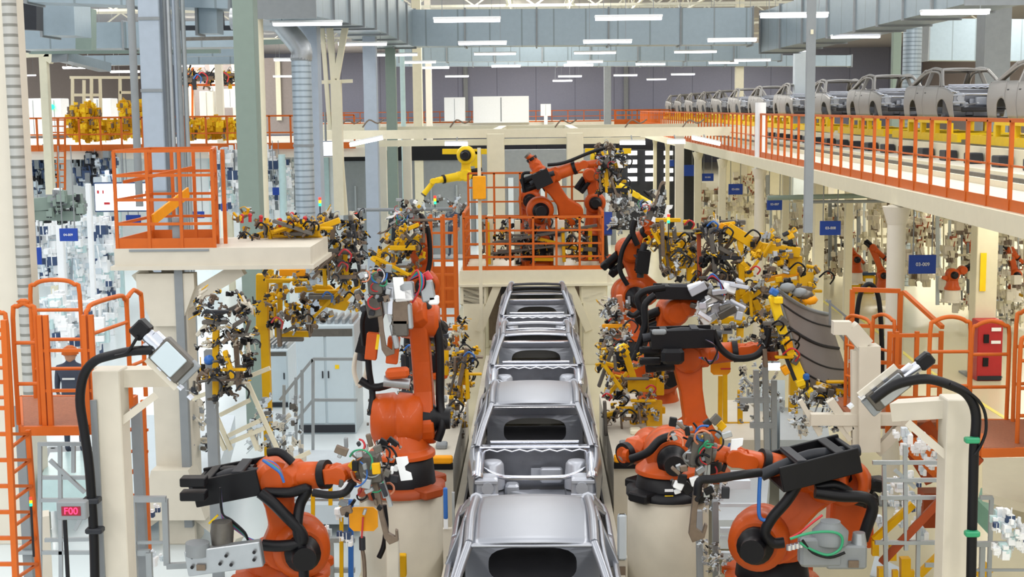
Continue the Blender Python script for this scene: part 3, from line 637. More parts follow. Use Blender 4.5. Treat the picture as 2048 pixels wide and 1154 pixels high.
def projector(lb, A, B, wd, dep, flip, pm='cabinet'):
    # A upper end (camera), B lower end
    A = V(A); B = V(B); d = (B - A).normalized(); L = (B - A).length; x, y, z = frame(d, Yv); rot = M4((x, y, z)).transposed()
    t = thing('scanner_head', (A + B) / 2, lb, 'scanner')
    MB().box(A + d * .07, (wd * .62, .15, wd * .6), rot, .02).build('camera', 'black', t)
    b = MB().cyl(A + d * .14, A + d * .3, wd * .26); b.box(A + d * .24, (wd * .7, .12, wd * .4), rot, .01); b.build('clamp_ring', 'chrome', t)
    MB().box(A + d * (.28 + (L - .3) / 2), (wd, L - .32, wd * .5), rot, .02).build('body', 'dsteel', t)
    MB().box(A + d * (.28 + (L - .35) / 2) - Yv * wd * .28, (wd * .85, (L - .36) * .8, .03), rot, .01).build('cover_plate', pm, t)
    for k in range(4): MB().box(A + d * (.45 + k * .13) - x * wd * .5, (.02, .05, .1), rot).build('fin', 'chrome', t)
    MB().box(B - d * .03 + x * .02, (wd * .9, .1, wd * .35), rot, .01).build('lens_end', 'mgrey', t)
    MB().bar(A + d * .3 - x * wd * .62, B - x * wd * .62, .03, .06).build('mount_rail', 'beige', t)
    return t
projector('grey scanner head with black camera tilted on the left gantry arm', P(272, 648, 12.9), P(378, 752, 12.9), .27, .2, -1)
projector('black and chrome scanner head tilted on the right gantry arm', P(1862, 712, 12.5), P(1735, 812, 12.5), .2, .2, -1, 'steel')
def cable(name, label, pts, r=.03, m='black', clips=()):
    t = thing(name, pts[0], label, 'cable')
    MB().tube(pts, r, n=10, smooth=5).build('hose', m, t)
    for c in clips: MB().box(c, (.16, .12, .05), ch=.01).build('clip', 'dgrey', t)
    return t
PP = lambda lst, Y: [P(a, b, Y) for a, b in lst]
cable('hose', 'thick black hose running from the left scanner down the gantry post', PP([(305, 700), (265, 702), (225, 710), (190, 722), (168, 750), (160, 800), (168, 860), (178, 930), (184, 1010), (188, 1080), (190, 1170)], 12.85), .045, clips=PP([(184, 1000), (190, 1060)], 12.85))
cable('hose', 'thin black cable looping beside the left scanner', PP([(276, 672), (262, 695), (252, 706), (230, 712)], 12.8), .015)
cable('hose', 'thick black hose running over and down the right gantry post', PP([(1745, 800), (1790, 770), (1850, 758), (1900, 770), (1935, 790), (1952, 830), (1948, 900), (1946, 980), (1944, 1060), (1942, 1170)], 12.35), .045)
cable('hose', 'thin black hose looping outside the right gantry post', PP([(1900, 768), (1945, 790), (1968, 820), (1972, 860), (1962, 890), (1950, 910)], 12.3), .014)
for i, y in enumerate((880, 1067)):
    q = P(1944, y, 12.3); t = solo(MB().box(q, (.13, .08, .05), ch=.01), 'hose_clip', 'mint' if 0 else 'cgreen', ['upper', 'lower'][i] + ' dark green clip holding the hose on the right gantry post', 'clip')

# ---------------- left orange walkway, ladder, person ----------------
zpl = P(140, 853, 13.4).z
def hoop(label, A, B, h, r=.024, mids=2, rad=.16, m='rail'):
    A = V(A); B = V(B); d = (B - A).normalized(); t = thing('hoop_railing', A, label, 'railing')
    MB().tube([A, A + Z * (h - rad), A + Z * (h - .3 * rad) + d * rad * .3, A + Z * h + d * rad, B + Z * h - d * rad, B + Z * (h - .3 * rad) - d * rad * .3, B + Z * (h - rad), B], r, n=8, smooth=3).build('hoop', m, t)
    for k in range(mids): z = h * (k + 1) / (mids + 1); MB().cyl(A + Z * z, B + Z * z, r * .8, n=8).build('mid_rail', m, t)
    return t
t = thing('walkway', P(140, 850, 14.2), 'orange walkway platform with ribbed floor at the left', 'platform')
w0 = P(42, 850, 13.4); w1 = P(178, 842, 13.4); w2 = P(290, 800, 14.9); w3 = P(40, 800, 14.9)
fz = zpl
poly = [V((w0.x, 13.4, fz)), V((w1.x, 13.4, fz)), V((w2.x - .1, 14.9, fz)), V((w3.x, 14.9, fz))]
b = MB(); b.add(poly + [p - Z * .06 for p in poly], [(0, 1, 2, 3), (7, 6, 5, 4), (0, 4, 5, 1), (1, 5, 6, 2), (2, 6, 7, 3), (3, 7, 4, 0)]); b.build('floor_grating', 'grate', t)
for i in range(4): MB().bar(poly[i] - Z * .04, poly[(i + 1) % 4] - Z * .04, .05, .09).build('edge_channel', 'rail', t)
MB().bar(poly[3] - Z * .1, V((poly[3].x, 14.9, 0)), .1).build('leg', 'mgrey', t); MB().bar(poly[2] - Z * .1, V((poly[2].x, 14.9, 0)), .1).build('leg', 'mgrey', t)
hh = 1.18
H = lambda px, Y: V((P(px, 800, Y).x, Y, fz))
hoop('orange hoop railing, front panel at the left of the walkway', H(35, 13.5), H(80, 13.5), hh + .05)
hoop('orange hoop railing, rear panel above the worker', H(72, 14.8), H(170, 14.8), hh + .1, mids=3)
hoop('orange hoop railing, panel beside the worker\'s right', H(180, 13.5), H(262, 14.4), hh + .0, mids=3)
hoop('orange hoop railing, small rightmost panel of the left walkway', H(262, 14.5), H(292, 14.85), hh, mids=2)
hoop('orange hoop railing, outermost panel at the left edge', H(-30, 13.4), H(22, 13.4), hh + .0, mids=3)
t = thing('walkway_gate', H(182, 13.45), 'double orange gate post in the middle of the left walkway railing', 'gate')
for px in (176, 190, 88, 100): MB().box(H(px, 13.45) + Z * .55, (.045, .045, 1.1)).build('post', 'rail', t)
for z in (.35, .75): MB().bar(H(88, 13.45) + Z * z, H(190, 13.45) + Z * z, .03).build('bar', 'rail', t)
# front ladder
t = thing('ladder', (P(30, 1154, 12.5).x, 12.5, 0), 'orange vertical ladder with cross braces at the lower left corner', 'ladder')
la, lb_, lc = [P(2, 760, 12.6), P(33, 1180, 12.6)], [P(22, 640, 12.6), P(36, 1180, 12.6)], [P(58, 860, 13.2), P(80, 1180, 13.2)]
MB().bar(P(8, 640, 12.6), P(33, 1190, 12.6), .05).build('stile', 'rail', t); MB().bar(P(-60, 640, 12.6), P(-52, 1190, 12.6), .05).build('stile', 'rail', t)
MB().bar(P(56, 860, 13.2), P(80, 1190, 13.2), .045).build('stile', 'rail', t)
for k in range(11):
    y = 660 + k * 52; f = (y - 640) / 550
    MB().bar(P(-60 + 8 * f, y, 12.6), P(8 + 25 * f, y, 12.6), .035).build('rung', 'rail', t)
    if y > 850: f2 = (y - 860) / 330; MB().bar(P(8 + 25 * f, y, 12.6), P(56 + 24 * f2, y, 13.2), .03).build('rung', 'rail', t); MB().bar(P(8 + 25 * f, y + 30, 12.6), P(56 + 24 * f2, y, 13.2), .025).build('brace', 'rail', t)
# second caged ladder behind left gantry
t = thing('caged_ladder', P(290, 1000, 15.5), 'orange caged ladder with curved hoops behind the left gantry post', 'ladder')
MB().bar(P(286, 800, 15.5), P(298, 1100, 15.5), .05).build('stile', 'rail', t); MB().bar(P(256, 800, 15.5), P(258, 945, 15.5), .03).build('stile', 'rail', t)
for k, y in enumerate((850, 895, 935)): MB().tube(PP([(215, y - 2), (235, y + 5), (262, y + 8), (287, y - 8)], 15.5), .018, n=6).build('hoop', 'rail', t)
for y in (860, 903, 945, 990, 1037, 1080): MB().bar(P(200, y, 15.6), P(296, y, 15.5), .03).build('rung', 'rail', t)

# ---------------- right orange walkways ----------------
zr = P(1960, 896, 14.0).z
t = thing('walkway', P(2000, 900, 14.6), 'orange walkway platform at the right edge behind the gantry post', 'platform')
q = [V((P(1962, 880, 14.0).x, 14.0, zr)), V((P(2100, 930, 14.0).x, 14.0, zr)), V((P(2100, 860, 15.3).x, 15.3, zr)), V((P(1962, 860, 15.3).x, 15.3, zr))]
b = MB(); b.add(q + [p - Z * .06 for p in q], [(0, 1, 2, 3), (7, 6, 5, 4), (0, 4, 5, 1), (1, 5, 6, 2), (2, 6, 7, 3), (3, 7, 4, 0)]); b.build('floor_grating', 'grate', t)
for i in range(4): MB().bar(q[i] - Z * .05, q[(i + 1) % 4] - Z * .04, .05, .09).build('edge_channel', 'rail', t)
MB().bar(q[0] - Z * .1, q[0] + V((-.9, .3, -1.3)), .08).build('strut', 'dorange', t)
HR = lambda px, Y: V((P(px, 860, Y).x, Y, zr))
hoop('orange hoop railing left of the red cabinet on the right walkway', HR(1855, 15.3), HR(1935, 15.3), 1.15, mids=2)
hoop('orange hoop railing in front of the red cabinet', HR(1938, 15.3), HR(2012, 15.3), 1.1, mids=2)
hoop('orange hoop railing at the right edge of the photo, nearest', HR(2035, 14.2), HR(2110, 14.2), 1.15, mids=3)
hoop('orange hoop railing at the right edge, second', HR(2025, 15.2), HR(2100, 15.3), 1.25, mids=2)
# stair railing further back
zs = P(1780, 830, 18.0).z
HS = lambda px, Y, z=zs: V((P(px, 820, Y).x, Y, z))
t = thing('stair_railing', HS(1780, 17.4), 'orange square-post stair railing between the two right walkways', 'railing')
for px in (1776, 1790, 1830, 1878): MB().box(HS(px, 17.4) + Z * .55, (.05, .05, 1.3)).build('post', 'rail', t)
for z in (.35, .75, 1.15): MB().bar(HS(1776, 17.4) + Z * z, HS(1878, 17.4) + Z * z, .045).build('rail', 'rail', t)
MB().bar(HS(1802, 18.5) + Z * 1.55, HS(1880, 17.4) + Z * 1.25, .05).build('handrail', 'rail', t)
t = hoop('orange hoop railing around the black hose arch, right of the grey roof panel', HS(1690, 18.6), HS(1740, 18.0), 1.25, mids=2)
t = hoop('orange hoop railing right of the black hose arch', HS(1742, 18.0), HS(1785, 17.6), 1.35, mids=2)
railing('walkway_railing', 'orange post railing with double uprights behind the right stair', [tuple(HS(1700, 19.2)), tuple(HS(1795, 19.0))], 1.5, .5, 2, toe=0, r=.03)
t = thing('walkway', HS(1780, 18), 'orange landing plate below the right stair railing', 'platform')
MB().box(HS(1785, 18.4) + V((0, 0, -.05)), (1.3, 1.6, .08)).build('landing', 'grate', t); MB().bar(HS(1830, 17.5) + V((0, 0, -.1)), P(1885, 950, 17.2), .12, .5).build('stringer', 'dorange', t)
MB().bar(P(1830, 880, 17.0), P(1900, 945, 16.5), .5, .08).build('stair_side', 'rail', t); MB().box(P(1868, 1015, 17.5), (.35, .3, .45)).build('step_box', 'dorange', t)
cable('hose', 'black hose arch standing behind the right orange railing', PP([(1712, 690), (1714, 630), (1722, 585), (1738, 568), (1754, 585), (1761, 630), (1764, 700), (1764, 760)], 19.5), .035)

# ---------------- worker and other people ----------------
def person(label, foot, h, yaw, helmet='rail', cloth='navy', arms=((.25, .1, -.35), (-.25, .1, -.35))):
    t = thing('person', foot, label, 'person'); me = bpy.data.meshes.new('body'); s = h / 1.75
    pts = [(0, 0, .95), (0, 0, 1.15), (0, .0, 1.38), (0, 0, 1.5), (0, .0, 1.62), (.11, 0, .9), (.12, .02, .5), (.12, 0, .08), (.12, .14, .04), (-.11, 0, .9), (-.12, .02, .5), (-.12, 0, .08), (-.12, .14, .04),
           (.2, 0, 1.42), (.2 + arms[0][0] * .2, arms[0][1] * .5, 1.12), (.2 + arms[0][0] * .4, arms[0][1] * 2, 1.42 + arms[0][2] * 1.3), (-.2, 0, 1.42), (-.2 + arms[1][0] * .2, arms[1][1] * .5, 1.12), (-.2 + arms[1][0] * .4, arms[1][1] * 2, 1.42 + arms[1][2] * 1.3)]
    ed = [(0, 1), (1, 2), (2, 3), (3, 4), (0, 5), (5, 6), (6, 7), (7, 8), (0, 9), (9, 10), (10, 11), (11, 12), (2, 13), (13, 14), (14, 15), (2, 16), (16, 17), (17, 18)]
    rr = [.16, .15, .17, .06, .09, .1, .07, .05, .045, .1, .07, .05, .045, .075, .055, .04, .075, .055, .04]
    rz = M4.Rotation(yaw, 3, 'Z')
    me.from_pydata([rz @ (V(p) * s) for p in pts], ed, []); o = bpy.data.objects.new('body', me); C.objects.link(o); o.parent = t; me.materials.append(K[cloth])
    sk = o.modifiers.new('skin', 'SKIN'); sk.use_smooth_shade = True
    for v, r_ in zip(me.skin_vertices[0].data, rr): v.radius = (r_ * s, r_ * s * .8)
    me.skin_vertices[0].data[0].use_root = True
    o.modifiers.new('sub', 'SUBSURF').levels = 1
    F = V(foot); hp = F + Z * 1.62 * s
    b = MB().ball(hp, .1 * s, 12, (.9, 1, 1.2)); b.cyl(hp - Z * .15 * s, hp, .05 * s, n=10)
    fwd = rz @ V((0, 1, 0)); b.ball(hp + fwd * .1 * s, .018 * s, 6)
    for q in (-1, 1): b.ball(hp + (rz @ V((q * .09, 0, 0))) * s, .022 * s, 6)
    b.build('head', 'skin', t)
    b = MB().lathe(hp + Z * .02, Z, [(0, .135 * s), (.05 * s, .128 * s), (.1 * s, .1 * s), (.135 * s, .05 * s), (.145 * s, 0)], 16); b.box(hp + Z * .03 + fwd * .13 * s, (.16 * s, .1 * s, .015), rz.to_4x4().to_3x3()); b.build('helmet', helmet, t)
    for i_ in (15, 18):
        hpz = F + rz @ (V(pts[i_]) * s); b = MB().box(hpz, (.05, .03, .09), rz, .012)
        for f in range(4): b.cyl(hpz + rz @ V((-.02 + f * .013, .0, -.04)), hpz + rz @ V((-.02 + f * .013, .012, -.1 + abs(f - 1.5) * .008)), .007, n=5)
        b.cyl(hpz + rz @ V((.02, .01, 0)), hpz + rz @ V((.035, .03, -.05)), .008, n=5); b.build('hand', 'skin', t)
    return t
pw = P(140, 703, 22.0); t = person('person in orange helmet and dark blue jacket seen from behind at the left', (pw.x, 22.0, pw.z - 1.68), 1.75, 0)
MB().box((pw.x, 21.86, pw.z - .42), (.2, .01, .03)).build('jacket_marking', 'white', t)
st = thing('step_stand', (pw.x, 22.0, 0), 'grey stand carrying the helmeted person at the left', 'stand'); fzz = pw.z - 1.68
MB().box((pw.x, 22.0, fzz - .03), (1.2, 1.0, .06)).build('floor_plate', 'mgrey', st)
for sx in (-.5, .5):
    for sy in (-.4, .4): MB().box((pw.x + sx, 22 + sy, fzz / 2), (.07, .07, fzz)).build('leg', 'mgrey', st)
for px, py, Yp, lb in ((792, 424, 45, 'person in orange helmet and grey jacket left of the ladder tower'), (905, 414, 47, 'person in orange helmet and dark clothes behind the ladder tower')):
    q = P(px, py, Yp); gz = q.z - 1.66
    person(lb, (q.x, Yp, gz), 1.74, R(160), cloth='dgrey' if px < 800 else 'navy')
    st = thing('step_stand', (q.x, Yp, 0), 'grey stand under the ' + lb, 'stand'); MB().box((q.x, Yp, gz - .04), (1.6, 1.2, .08)).build('floor_plate', 'mgrey', st)
    for sx in (-.7, .7): MB().box((q.x + sx, Yp, gz / 2 - .02), (.1, .1, gz)).build('leg', 'mgrey', st)
# ---------------- robots ----------------
def capsule(A, B, ra, rb, mid, n=9):                         # outline polygon in (along, across) coordinates
    L = (B - A).length; out = []
    for i in range(n + 1): a = R(90) + R(180) * i / n; out.append((ra * math.cos(a), ra * math.sin(a)))
    out.append((L * .3, -mid)); out.append((L * .6, -mid))
    for i in range(n + 1): a = -R(90) + R(180) * i / n; out.append((L + rb * math.cos(a), rb * math.sin(a)))
    out += [(L * .6, mid), (L * .3, mid)]
    return out
def robot(label, base, S, E, W, T, n=None, s=1.0, S2=None, bm='black', fm='orange', tray=None, tool=None, hose=None, carousel=True, M='orange', group=None, thin=False, lean=None):
    base, S, E, W, T = map(V, (base, S, E, W, T)); S2 = V(S2) if S2 is not None else S
    t = thing('industrial_robot', base, label, 'robot', group)
    n = V(n).normalized() if n is not None else (W - base).cross(Z).normalized()
    n.normalize(); hs = S.z - base.z
    if carousel:
        b = MB().lathe(base, Z, [(0, .46 * s), (.07 * s, .46 * s), (.09 * s, .36 * s)], 24)
        for k in range(4): a = R(45 + 90 * k); b.box(base + V((math.cos(a) * .4 * s, math.sin(a) * .4 * s, .05 * s)), (.26 * s, .26 * s, .1 * s), M4.Rotation(a, 3, 'Z'), .02)
        b.build('base_flange', fm, t)
        MB().lathe(base + Z * .09 * s, Z, [(0, .36 * s), (hs * .38, .33 * s), (hs * .4, .31 * s)], 28).build('base_drum', bm, t)
        b = MB().lathe(base + Z * (.09 * s + hs * .38), Z, [(0, .36 * s), (.05, .36 * s), (.1, .3 * s), (hs * .35, .24 * s)], 28)
        mid = V((S.x, S.y, base.z + hs * .6)); b.bar(base + Z * hs * .55, S, .46 * s, .34 * s, up=n, ch=.06 * s)
        b.build('carousel', M, t, .012)
    # shoulder gear drum
    b = MB().lathe(S - n * .3 * s, n, [(0, .2 * s), (.03 * s, .27 * s), (.24 * s, .29 * s), (.27 * s, .26 * s), (.3 * s, .29 * s), (.52 * s, .27 * s), (.56 * s, .2 * s)], 28); b.build('shoulder_drum', M, t)
    MB().lathe(S + n * .24 * s, n, [(0, .17 * s), (.12 * s, .17 * s), (.16 * s, .12 * s), (.3 * s, .11 * s)], 18).build('shoulder_motor', 'black', t)
    # lower arm
    d = (E - S2).normalized(); v = n.cross(d).normalized(); off = n * .0
    b = MB().prism(capsule(S2, E, .27 * s, .19 * s, .14 * s), S2, d, v, .2 * s); b.build('lower_arm', M, t, .03 * s)
    b = MB().prism(capsule(S2 + d * .2 * s, E - d * .15 * s, .09 * s, .08 * s, .05 * s), S2 + d * .25 * s + n * .11 * s, d, v, .03 * s); 
    f = (W - E).normalized(); fx, fy, fz_ = frame(f, n)
    rot = M4((fx, fy, fz_)).transposed(); LF = (W - E).length
    b = MB().lathe(E - n * .22 * s, n, [(0, .14 * s), (.03 * s, .19 * s), (.4 * s, .19 * s), (.44 * s, .14 * s)], 22)
    b.box(E + f * .08 * s, (.3 * s, .5 * s, .32 * s), rot, .07 * s); b.build('elbow_housing', M, t, .01)
    b = MB()
    for k, (a_, c_) in enumerate(((-.09, .06), (.09, .06), (0, -.09))):
        q = E - f * .15 * s + fx * a_ * s + fz_ * c_ * s; b.cyl(q, q - f * .28 * s, .065 * s, n=12); b.box(q - f * .3 * s, (.12 * s, .14 * s, .12 * s), rot, .02)
    b.build('wrist_motors', 'black', t)
    b = MB()                                                     # bolt circles on drum and elbow
    for (cc, rr_, off_) in ((S, .235 * s, -.31 * s), (E, .15 * s, -.225 * s)):
        for k in range(10): a_ = 2 * math.pi * k / 10; pp = cc + n * off_ + n.cross(Z).normalized() * math.cos(a_) * rr_ + Z * math.sin(a_) * rr_; b.cyl(pp, pp - n * .02 * s, .016 * s, n=6)
    if s > .9: tag(b.build('bolt_circle', 'dsteel', t), None, None)
    r0 = .135 * s
    MB().lathe(E + f * .2 * s, f, [(0, r0 * 1.15), (.05 * s, r0), (LF * .5, r0 * .92), (LF * .5 + .01, r0 * .6)], 20).build('forearm', M, t)
    MB().lathe(E + f * (.2 * s + LF * .48), f, [(0, r0 * 1.02), (.0 + .07 * s, r0 * 1.02)], 20).build('forearm_collar', 'black', t)
    b = MB().lathe(E + f * (.24 * s + LF * .5), f, [(0, r0 * .75), (max(.05, LF * .5 - .3 * s), r0 * .68)], 16)
    for q in (-1, 1): b.prism(capsule(W - f * .15 * s, W + f * .02, .075 * s, .085 * s, .07 * s, 6), W - f * .13 * s + n * q * .085 * s, f, n.cross(f), .07 * s)
    b.build('wrist_fork', M, t, .008)
    g = (T - W).normalized(); b = MB().cyl(W - g * .06 * s, T, .07 * s, .085 * s, 16); b.ball(W, .085 * s, 12); b.build('wrist_head', M, t)
    MB().cyl(T, T + g * .05 * s, .09 * s, n=18).build('tool_flange', 'dsteel', t)
    if tray:
        A, B, wd, ht = tray; A = V(A); B = V(B); tx, ty, tz = frame(B - A, Z); r2 = M4((tx, ty, tz)).transposed(); c = (A + B) / 2; L = (B - A).length
        b = MB().box(c - tz * ht * .45, (wd, L, .03), r2)
        for q in (-1, 1): b.box(c + tx * wd * .5 * q, (.035, L, ht), r2, .008)
        b.box(A + ty * .03, (wd, .05, ht * .8), r2, .01); b.box(c + ty * L * .22 + tz * ht * .45, (wd, .1, .03), r2, .008); b.box(c - ty * L * .28 + tz * ht * .45, (wd, .1, .03), r2, .008)
        b.build('cable_tray', 'black', t)
        MB().tube([A - ty * .1, A + ty * .12 + tz * .03, c + tz * ht * .3, B - ty * .1 + tz * .04, B + ty * .12], .055 * s, n=10).build('tray_hose', 'dgrey', t)
        MB().bar(c + ty * L * .2 + tz * ht * .5 - tx * wd * .5, c + ty * L * .2 + tz * ht * .5 + tx * wd * .5, .1, .025).build('tray_cover', 'dgrey', t)
    for hp in (hose or []):
        rr = .045 * s; pts = hp
        if isinstance(hp[0], (int, float)): rr = hp[0]; pts = hp[1:]
        MB().tube(pts, rr, n=10, smooth=5).build('dress_hose', 'black', t)
    if tool: tool(t, T + g * .05 * s, g, n)
    return t
def cables(t, A, B, k=4, sag=.15, r=.012, seed=1, cols=('cblue', 'cgreen', 'crimson', 'black')):
    q = random.Random(seed); A = V(A); B = V(B)
    for i in range(k):
        j = V((q.uniform(-.1, .1), q.uniform(-.1, .1), q.uniform(-.2, .3))) * sag * 4
        MB().tube([A + V((q.uniform(-.03, .03),) * 3), A.lerp(B, .3) + j, A.lerp(B, .7) + j * .8, B + V((q.uniform(-.03, .03),) * 3)], r, n=6, smooth=5).build('signal_cable', cols[i % len(cols)], t)
def gun(dn, side, L=.95, s=1.0, seed=1):
    def f(t, T, g, n):
        dn_ = V(dn).normalized(); sd = V(side).normalized(); rot = M4((sd, dn_, sd.cross(dn_))).transposed(); q = random.Random(seed); O = T + g * .1
        b = MB().box(O, (.16 * s, .2 * s, .16 * s), rot, .02); b.cyl(O - dn_ * .14, O + dn_ * .14, .055 * s, n=12); b.cyl(T, O, .06 * s); body = b.build('welding_gun', 'dsteel', t)
        b = MB().prism([(-.03, 0), (.045, 0), (.05, .3), (.035, .62), (.045, .84), (.12, .9), (.14, .8), (.17, .82), (.15, .96), (.02, 1.0), (-.03, .9)], (0, 0, 0), sd, dn_, .05 * s); b.v = [O + dn_ * .05 + p * L for p in b.v]; b.build('electrode_arm', 'brown', body, .006)
        b = MB().bar(O + dn_ * .05 + sd * .08, O + dn_ * L * .55 + sd * .12, .04 * s, .04); b.cyl(O + sd * .07, O + dn_ * .34 + sd * .08, .03); b.build('electrode_arm', 'steel', body)
        b = MB().prism([(0, 0), (.12, 0), (.12, .07), (.07, .1), (.07, .15), (.12, .18), (.12, .25), (0, .25)], O + sd * .2 * s - dn_ * .1 - Yv * .1, sd, dn_, .03); b.build('bracket_plate', 'white', body)
        for k in range(16):
            a = O + V((q.uniform(-.2, .14), q.uniform(-.22, .0), q.uniform(-.18, .16))) * s; r_ = q.uniform(.03, .085) * s; ph = q.uniform(0, 6)
            MB().tube([a + V((math.cos(ph + w) * r_, .03 * w, math.sin(ph + w) * r_)) for w in (0, .9, 1.8, 2.7, 3.4)], q.uniform(.005, .009) * s, n=6, smooth=4).build('gun_hose', ['copper', 'steel', 'cgreen', 'black', 'copper', 'cblue', 'black', 'crimson'][k % 8], body)
        for k in range(34):
            MB().box(O + V((q.uniform(-.2, .18), q.uniform(-.2, .04), q.uniform(-.3, .22))) * s, (q.uniform(.02, .09) * s, .06, q.uniform(.02, .07) * s), M4.Rotation(q.random() * 3, 3, 'Y'), .006).build('valve', ['steel', 'black', 'steel', 'dgrey', 'brown', 'black', 'mgrey', 'dsteel', 'white', 'black', 'brown', 'yellow'][k % 12], body)
    return f
def pedestal(label, c, r, h, m='concrete', base=0.0):
    c = V(c); t = thing('robot_pedestal', (c.x, c.y, base), label, 'pedestal')
    MB().lathe((c.x, c.y, base), Z, [(0, r), (h - .03, r), (h, r - .03)], 36).build('column', m, t)
    MB().lathe((c.x, c.y, base + h), Z, [(0, r * .97), (.02, r * .97)], 36).build('top_plate', 'cream', t); return t
Q = P
# R1 left tall robot
b1 = Q(806, 982, 17.0); b1z = b1.z
pedestal('round beige robot pedestal left of the nearest car body', b1, .49, b1z)
robot('large orange robot on the left round pedestal with upright lower arm', b1 + Z * .02, Q(800, 838, 17.0), Q(838, 640, 17.1), Q(785, 590, 16.5), Q(765, 578, 16.3), n=X, S2=Q(852, 838, 17.1), fm='dorange',
      tray=(Q(728, 705, 16.9), Q(770, 560, 16.9), .26, .2),
      hose=[(.055, Q(828, 600, 17), Q(858, 618, 17), Q(875, 660, 17), Q(880, 720, 17), Q(880, 800, 17), Q(884, 850, 16.9), Q(875, 880, 16.9)), (.04, Q(735, 690, 16.9), Q(738, 740, 16.9), Q(745, 790, 16.9), Q(740, 830, 16.8)), (.03, Q(740, 600, 16.5), Q(725, 640, 16.5), Q(728, 690, 16.6)), (.05, Q(720, 760, 16.9), Q(750, 775, 16.9), Q(790, 765, 16.9))], tool=gun((.1, 0, -1), (1, 0, 0), .8, 1.1, 3), s=1.15)
t = thing('robot_gripper', Q(790, 600, 16.2), 'steel gripper head with white plates held by the left tall robot', 'gripper')
for (x, y, w_, h_, m) in ((800, 582, .34, .2, 'steel'), (808, 590, .22, .14, 'white'), (782, 600, .08, .35, 'chrome'), (748, 612, .18, .26, 'dsteel'), (802, 625, .2, .28, 'brown'), (820, 632, .06, .3, 'steel'), (790, 672, .07, .3, 'steel'), (800, 655, .2, .2, 'dsteel'), (855, 582, .16, .24, 'steel'), (868, 600, .12, .1, 'white')): MB().box(Q(x, y, 16.2), (w_, .12, h_), M4.Rotation(rnd.uniform(-.2, .2), 3, 'Y'), .015).build('plate', m, t)
for (x, y) in ((744, 692), (786, 700)): MB().box(Q(x, y, 16.4), (.14, .12, .32), M4.Rotation(.12, 3, 'Y'), .01).build('orange_block', 'orange', t)
MB().box(Q(755, 684, 16.32), (.035, .02, .18), M4.Rotation(.15, 3, 'Y')).build('yellow_label', 'byellow', t)
MB().bar(Q(772, 748, 16.2), Q(818, 744, 16.2), .16, .12, ch=.03).build('orange_block', 'orange', t)
b = MB().cyl(Q(768, 762, 16.3), Q(820, 768, 16.3), .07); b.build('cylinder', 'steel', t)
MB().cyl(Q(860, 560, 16.6), Q(850, 545, 16.6), .05).build('cylinder', 'crimson', t)
for k in range(5): MB().tube([Q(820, 560, 16.2), Q(835 + k * 3, 540 + k * 3, 16.1), Q(840 + k * 2, 575, 16.1), Q(825, 605 - 4 * k, 16.2)], .012, n=6).build('cable', ['crimson', 'cgreen', 'cblue', 'crimson', 'black'][k], t)
cable('hose', 'beige coiled hose loop hanging left of the tall left robot', PP([(716, 770), (708, 740), (714, 705), (730, 695), (735, 730), (726, 765), (716, 772)], 17.2), .03, 'beige')
# R2 lower-left robot
YR = 14.6
b2 = V((Q(560, 1154, YR).x, YR + .2, 1.35))
pedestal('round beige robot pedestal below the lower left robot', b2, .5, 1.35)
robot('orange robot at the lower left with black cable tray reaching right', b2, Q(600, 1090, YR), Q(548, 955, YR - .1), Q(668, 948, YR - .3), Q(712, 940, YR - .3), n=(0.25, -1, .05), S2=Q(575, 1085, YR - .1), fm='orange', bm='orange',
      tray=(Q(400, 975, YR - .2), Q(528, 950, YR - .2), .55, .28),
      hose=[(.06, Q(520, 985, 14.1), Q(545, 1005, 14.1), Q(570, 1030, 14.1), Q(600, 1062, 14.1), Q(603, 1085, 14.1), Q(560, 1092, 14.1), Q(525, 1090, 14.1)), (.055, Q(530, 985, 14.2), Q(580, 985, 14.2), Q(615, 978, 14.2), Q(600, 1010, 14.2), Q(595, 1060, 14.1), Q(606, 1110, 14.1), Q(608, 1170, 14.1)), (.045, Q(535, 905, 14.3), Q(560, 905, 14.3), Q(585, 925, 14.3)), (.04, Q(625, 985, 14.0), Q(660, 990, 14.0), Q(690, 985, 14.0), Q(705, 965, 14.0))],
      tool=gun((.2, 0, -1), (1, 0, .1), .8, 1.5, 2), s=1.12)
t = thing('gripper_bracket', Q(460, 1110, 13.6), 'grey machined bracket with round motor below the lower left cable tray', 'bracket')
MB().bar(Q(375, 1125, 13.6), Q(525, 1105, 13.6), .12, .26, up=Z, ch=.01).build('beam', 'steel', t); MB().cyl(Q(395, 1085, 13.6), Q(395, 1110, 13.6), .12, n=20).build('motor', 'mgrey', t)
MB().lathe(Q(445, 1085, 13.7), Z, [(-.1, .1), (.12, .12), (.22, .1)], 18).build('hub', 'dsteel', t)
for (x, y) in ((384, 1100), (384, 1115), (384, 1135), (440, 1128), (452, 1112), (462, 1130), (508, 1105), (508, 1120)): MB().cyl(Q(x, y, 13.53), Q(x, y, 13.5), .018, n=8).build('bolt', 'black', t)
MB().box(Q(402, 1135, 13.52), (.09, .02, .06)).build('brass_plate', 'brown', t)
for k, yy in enumerate((962, 990)): MB().box(Q(388, yy, 13.9), (.26, .16, .09), None, .01).build('connector_block', 'black', t)
for k in range(6): MB().tube(PP([(440, 975), (444, 1020 + k), (448 + k * 3, 1040), (480 + k * 2, 1065), (500, 1078 + k * 2), (525, 1085)], 13.9 - k * .02), .012, n=6).build('signal_cable', ['cblue', 'crimson', 'cblue', 'cgreen', 'black', 'black'][k], t)
for k in range(4): MB().tube(PP([(525, 920), (545, 925 + k * 3), (560, 940 + k * 2), (568, 965)], 14.0 - k * .02), .014, n=6).build('signal_cable', ['cblue', 'crimson', 'cgreen', 'cblue'][k], t)
MB().bar(Q(418, 1047, 13.9), Q(436, 1030, 13.9), .02).build('yellow_tie', 'byellow', t)
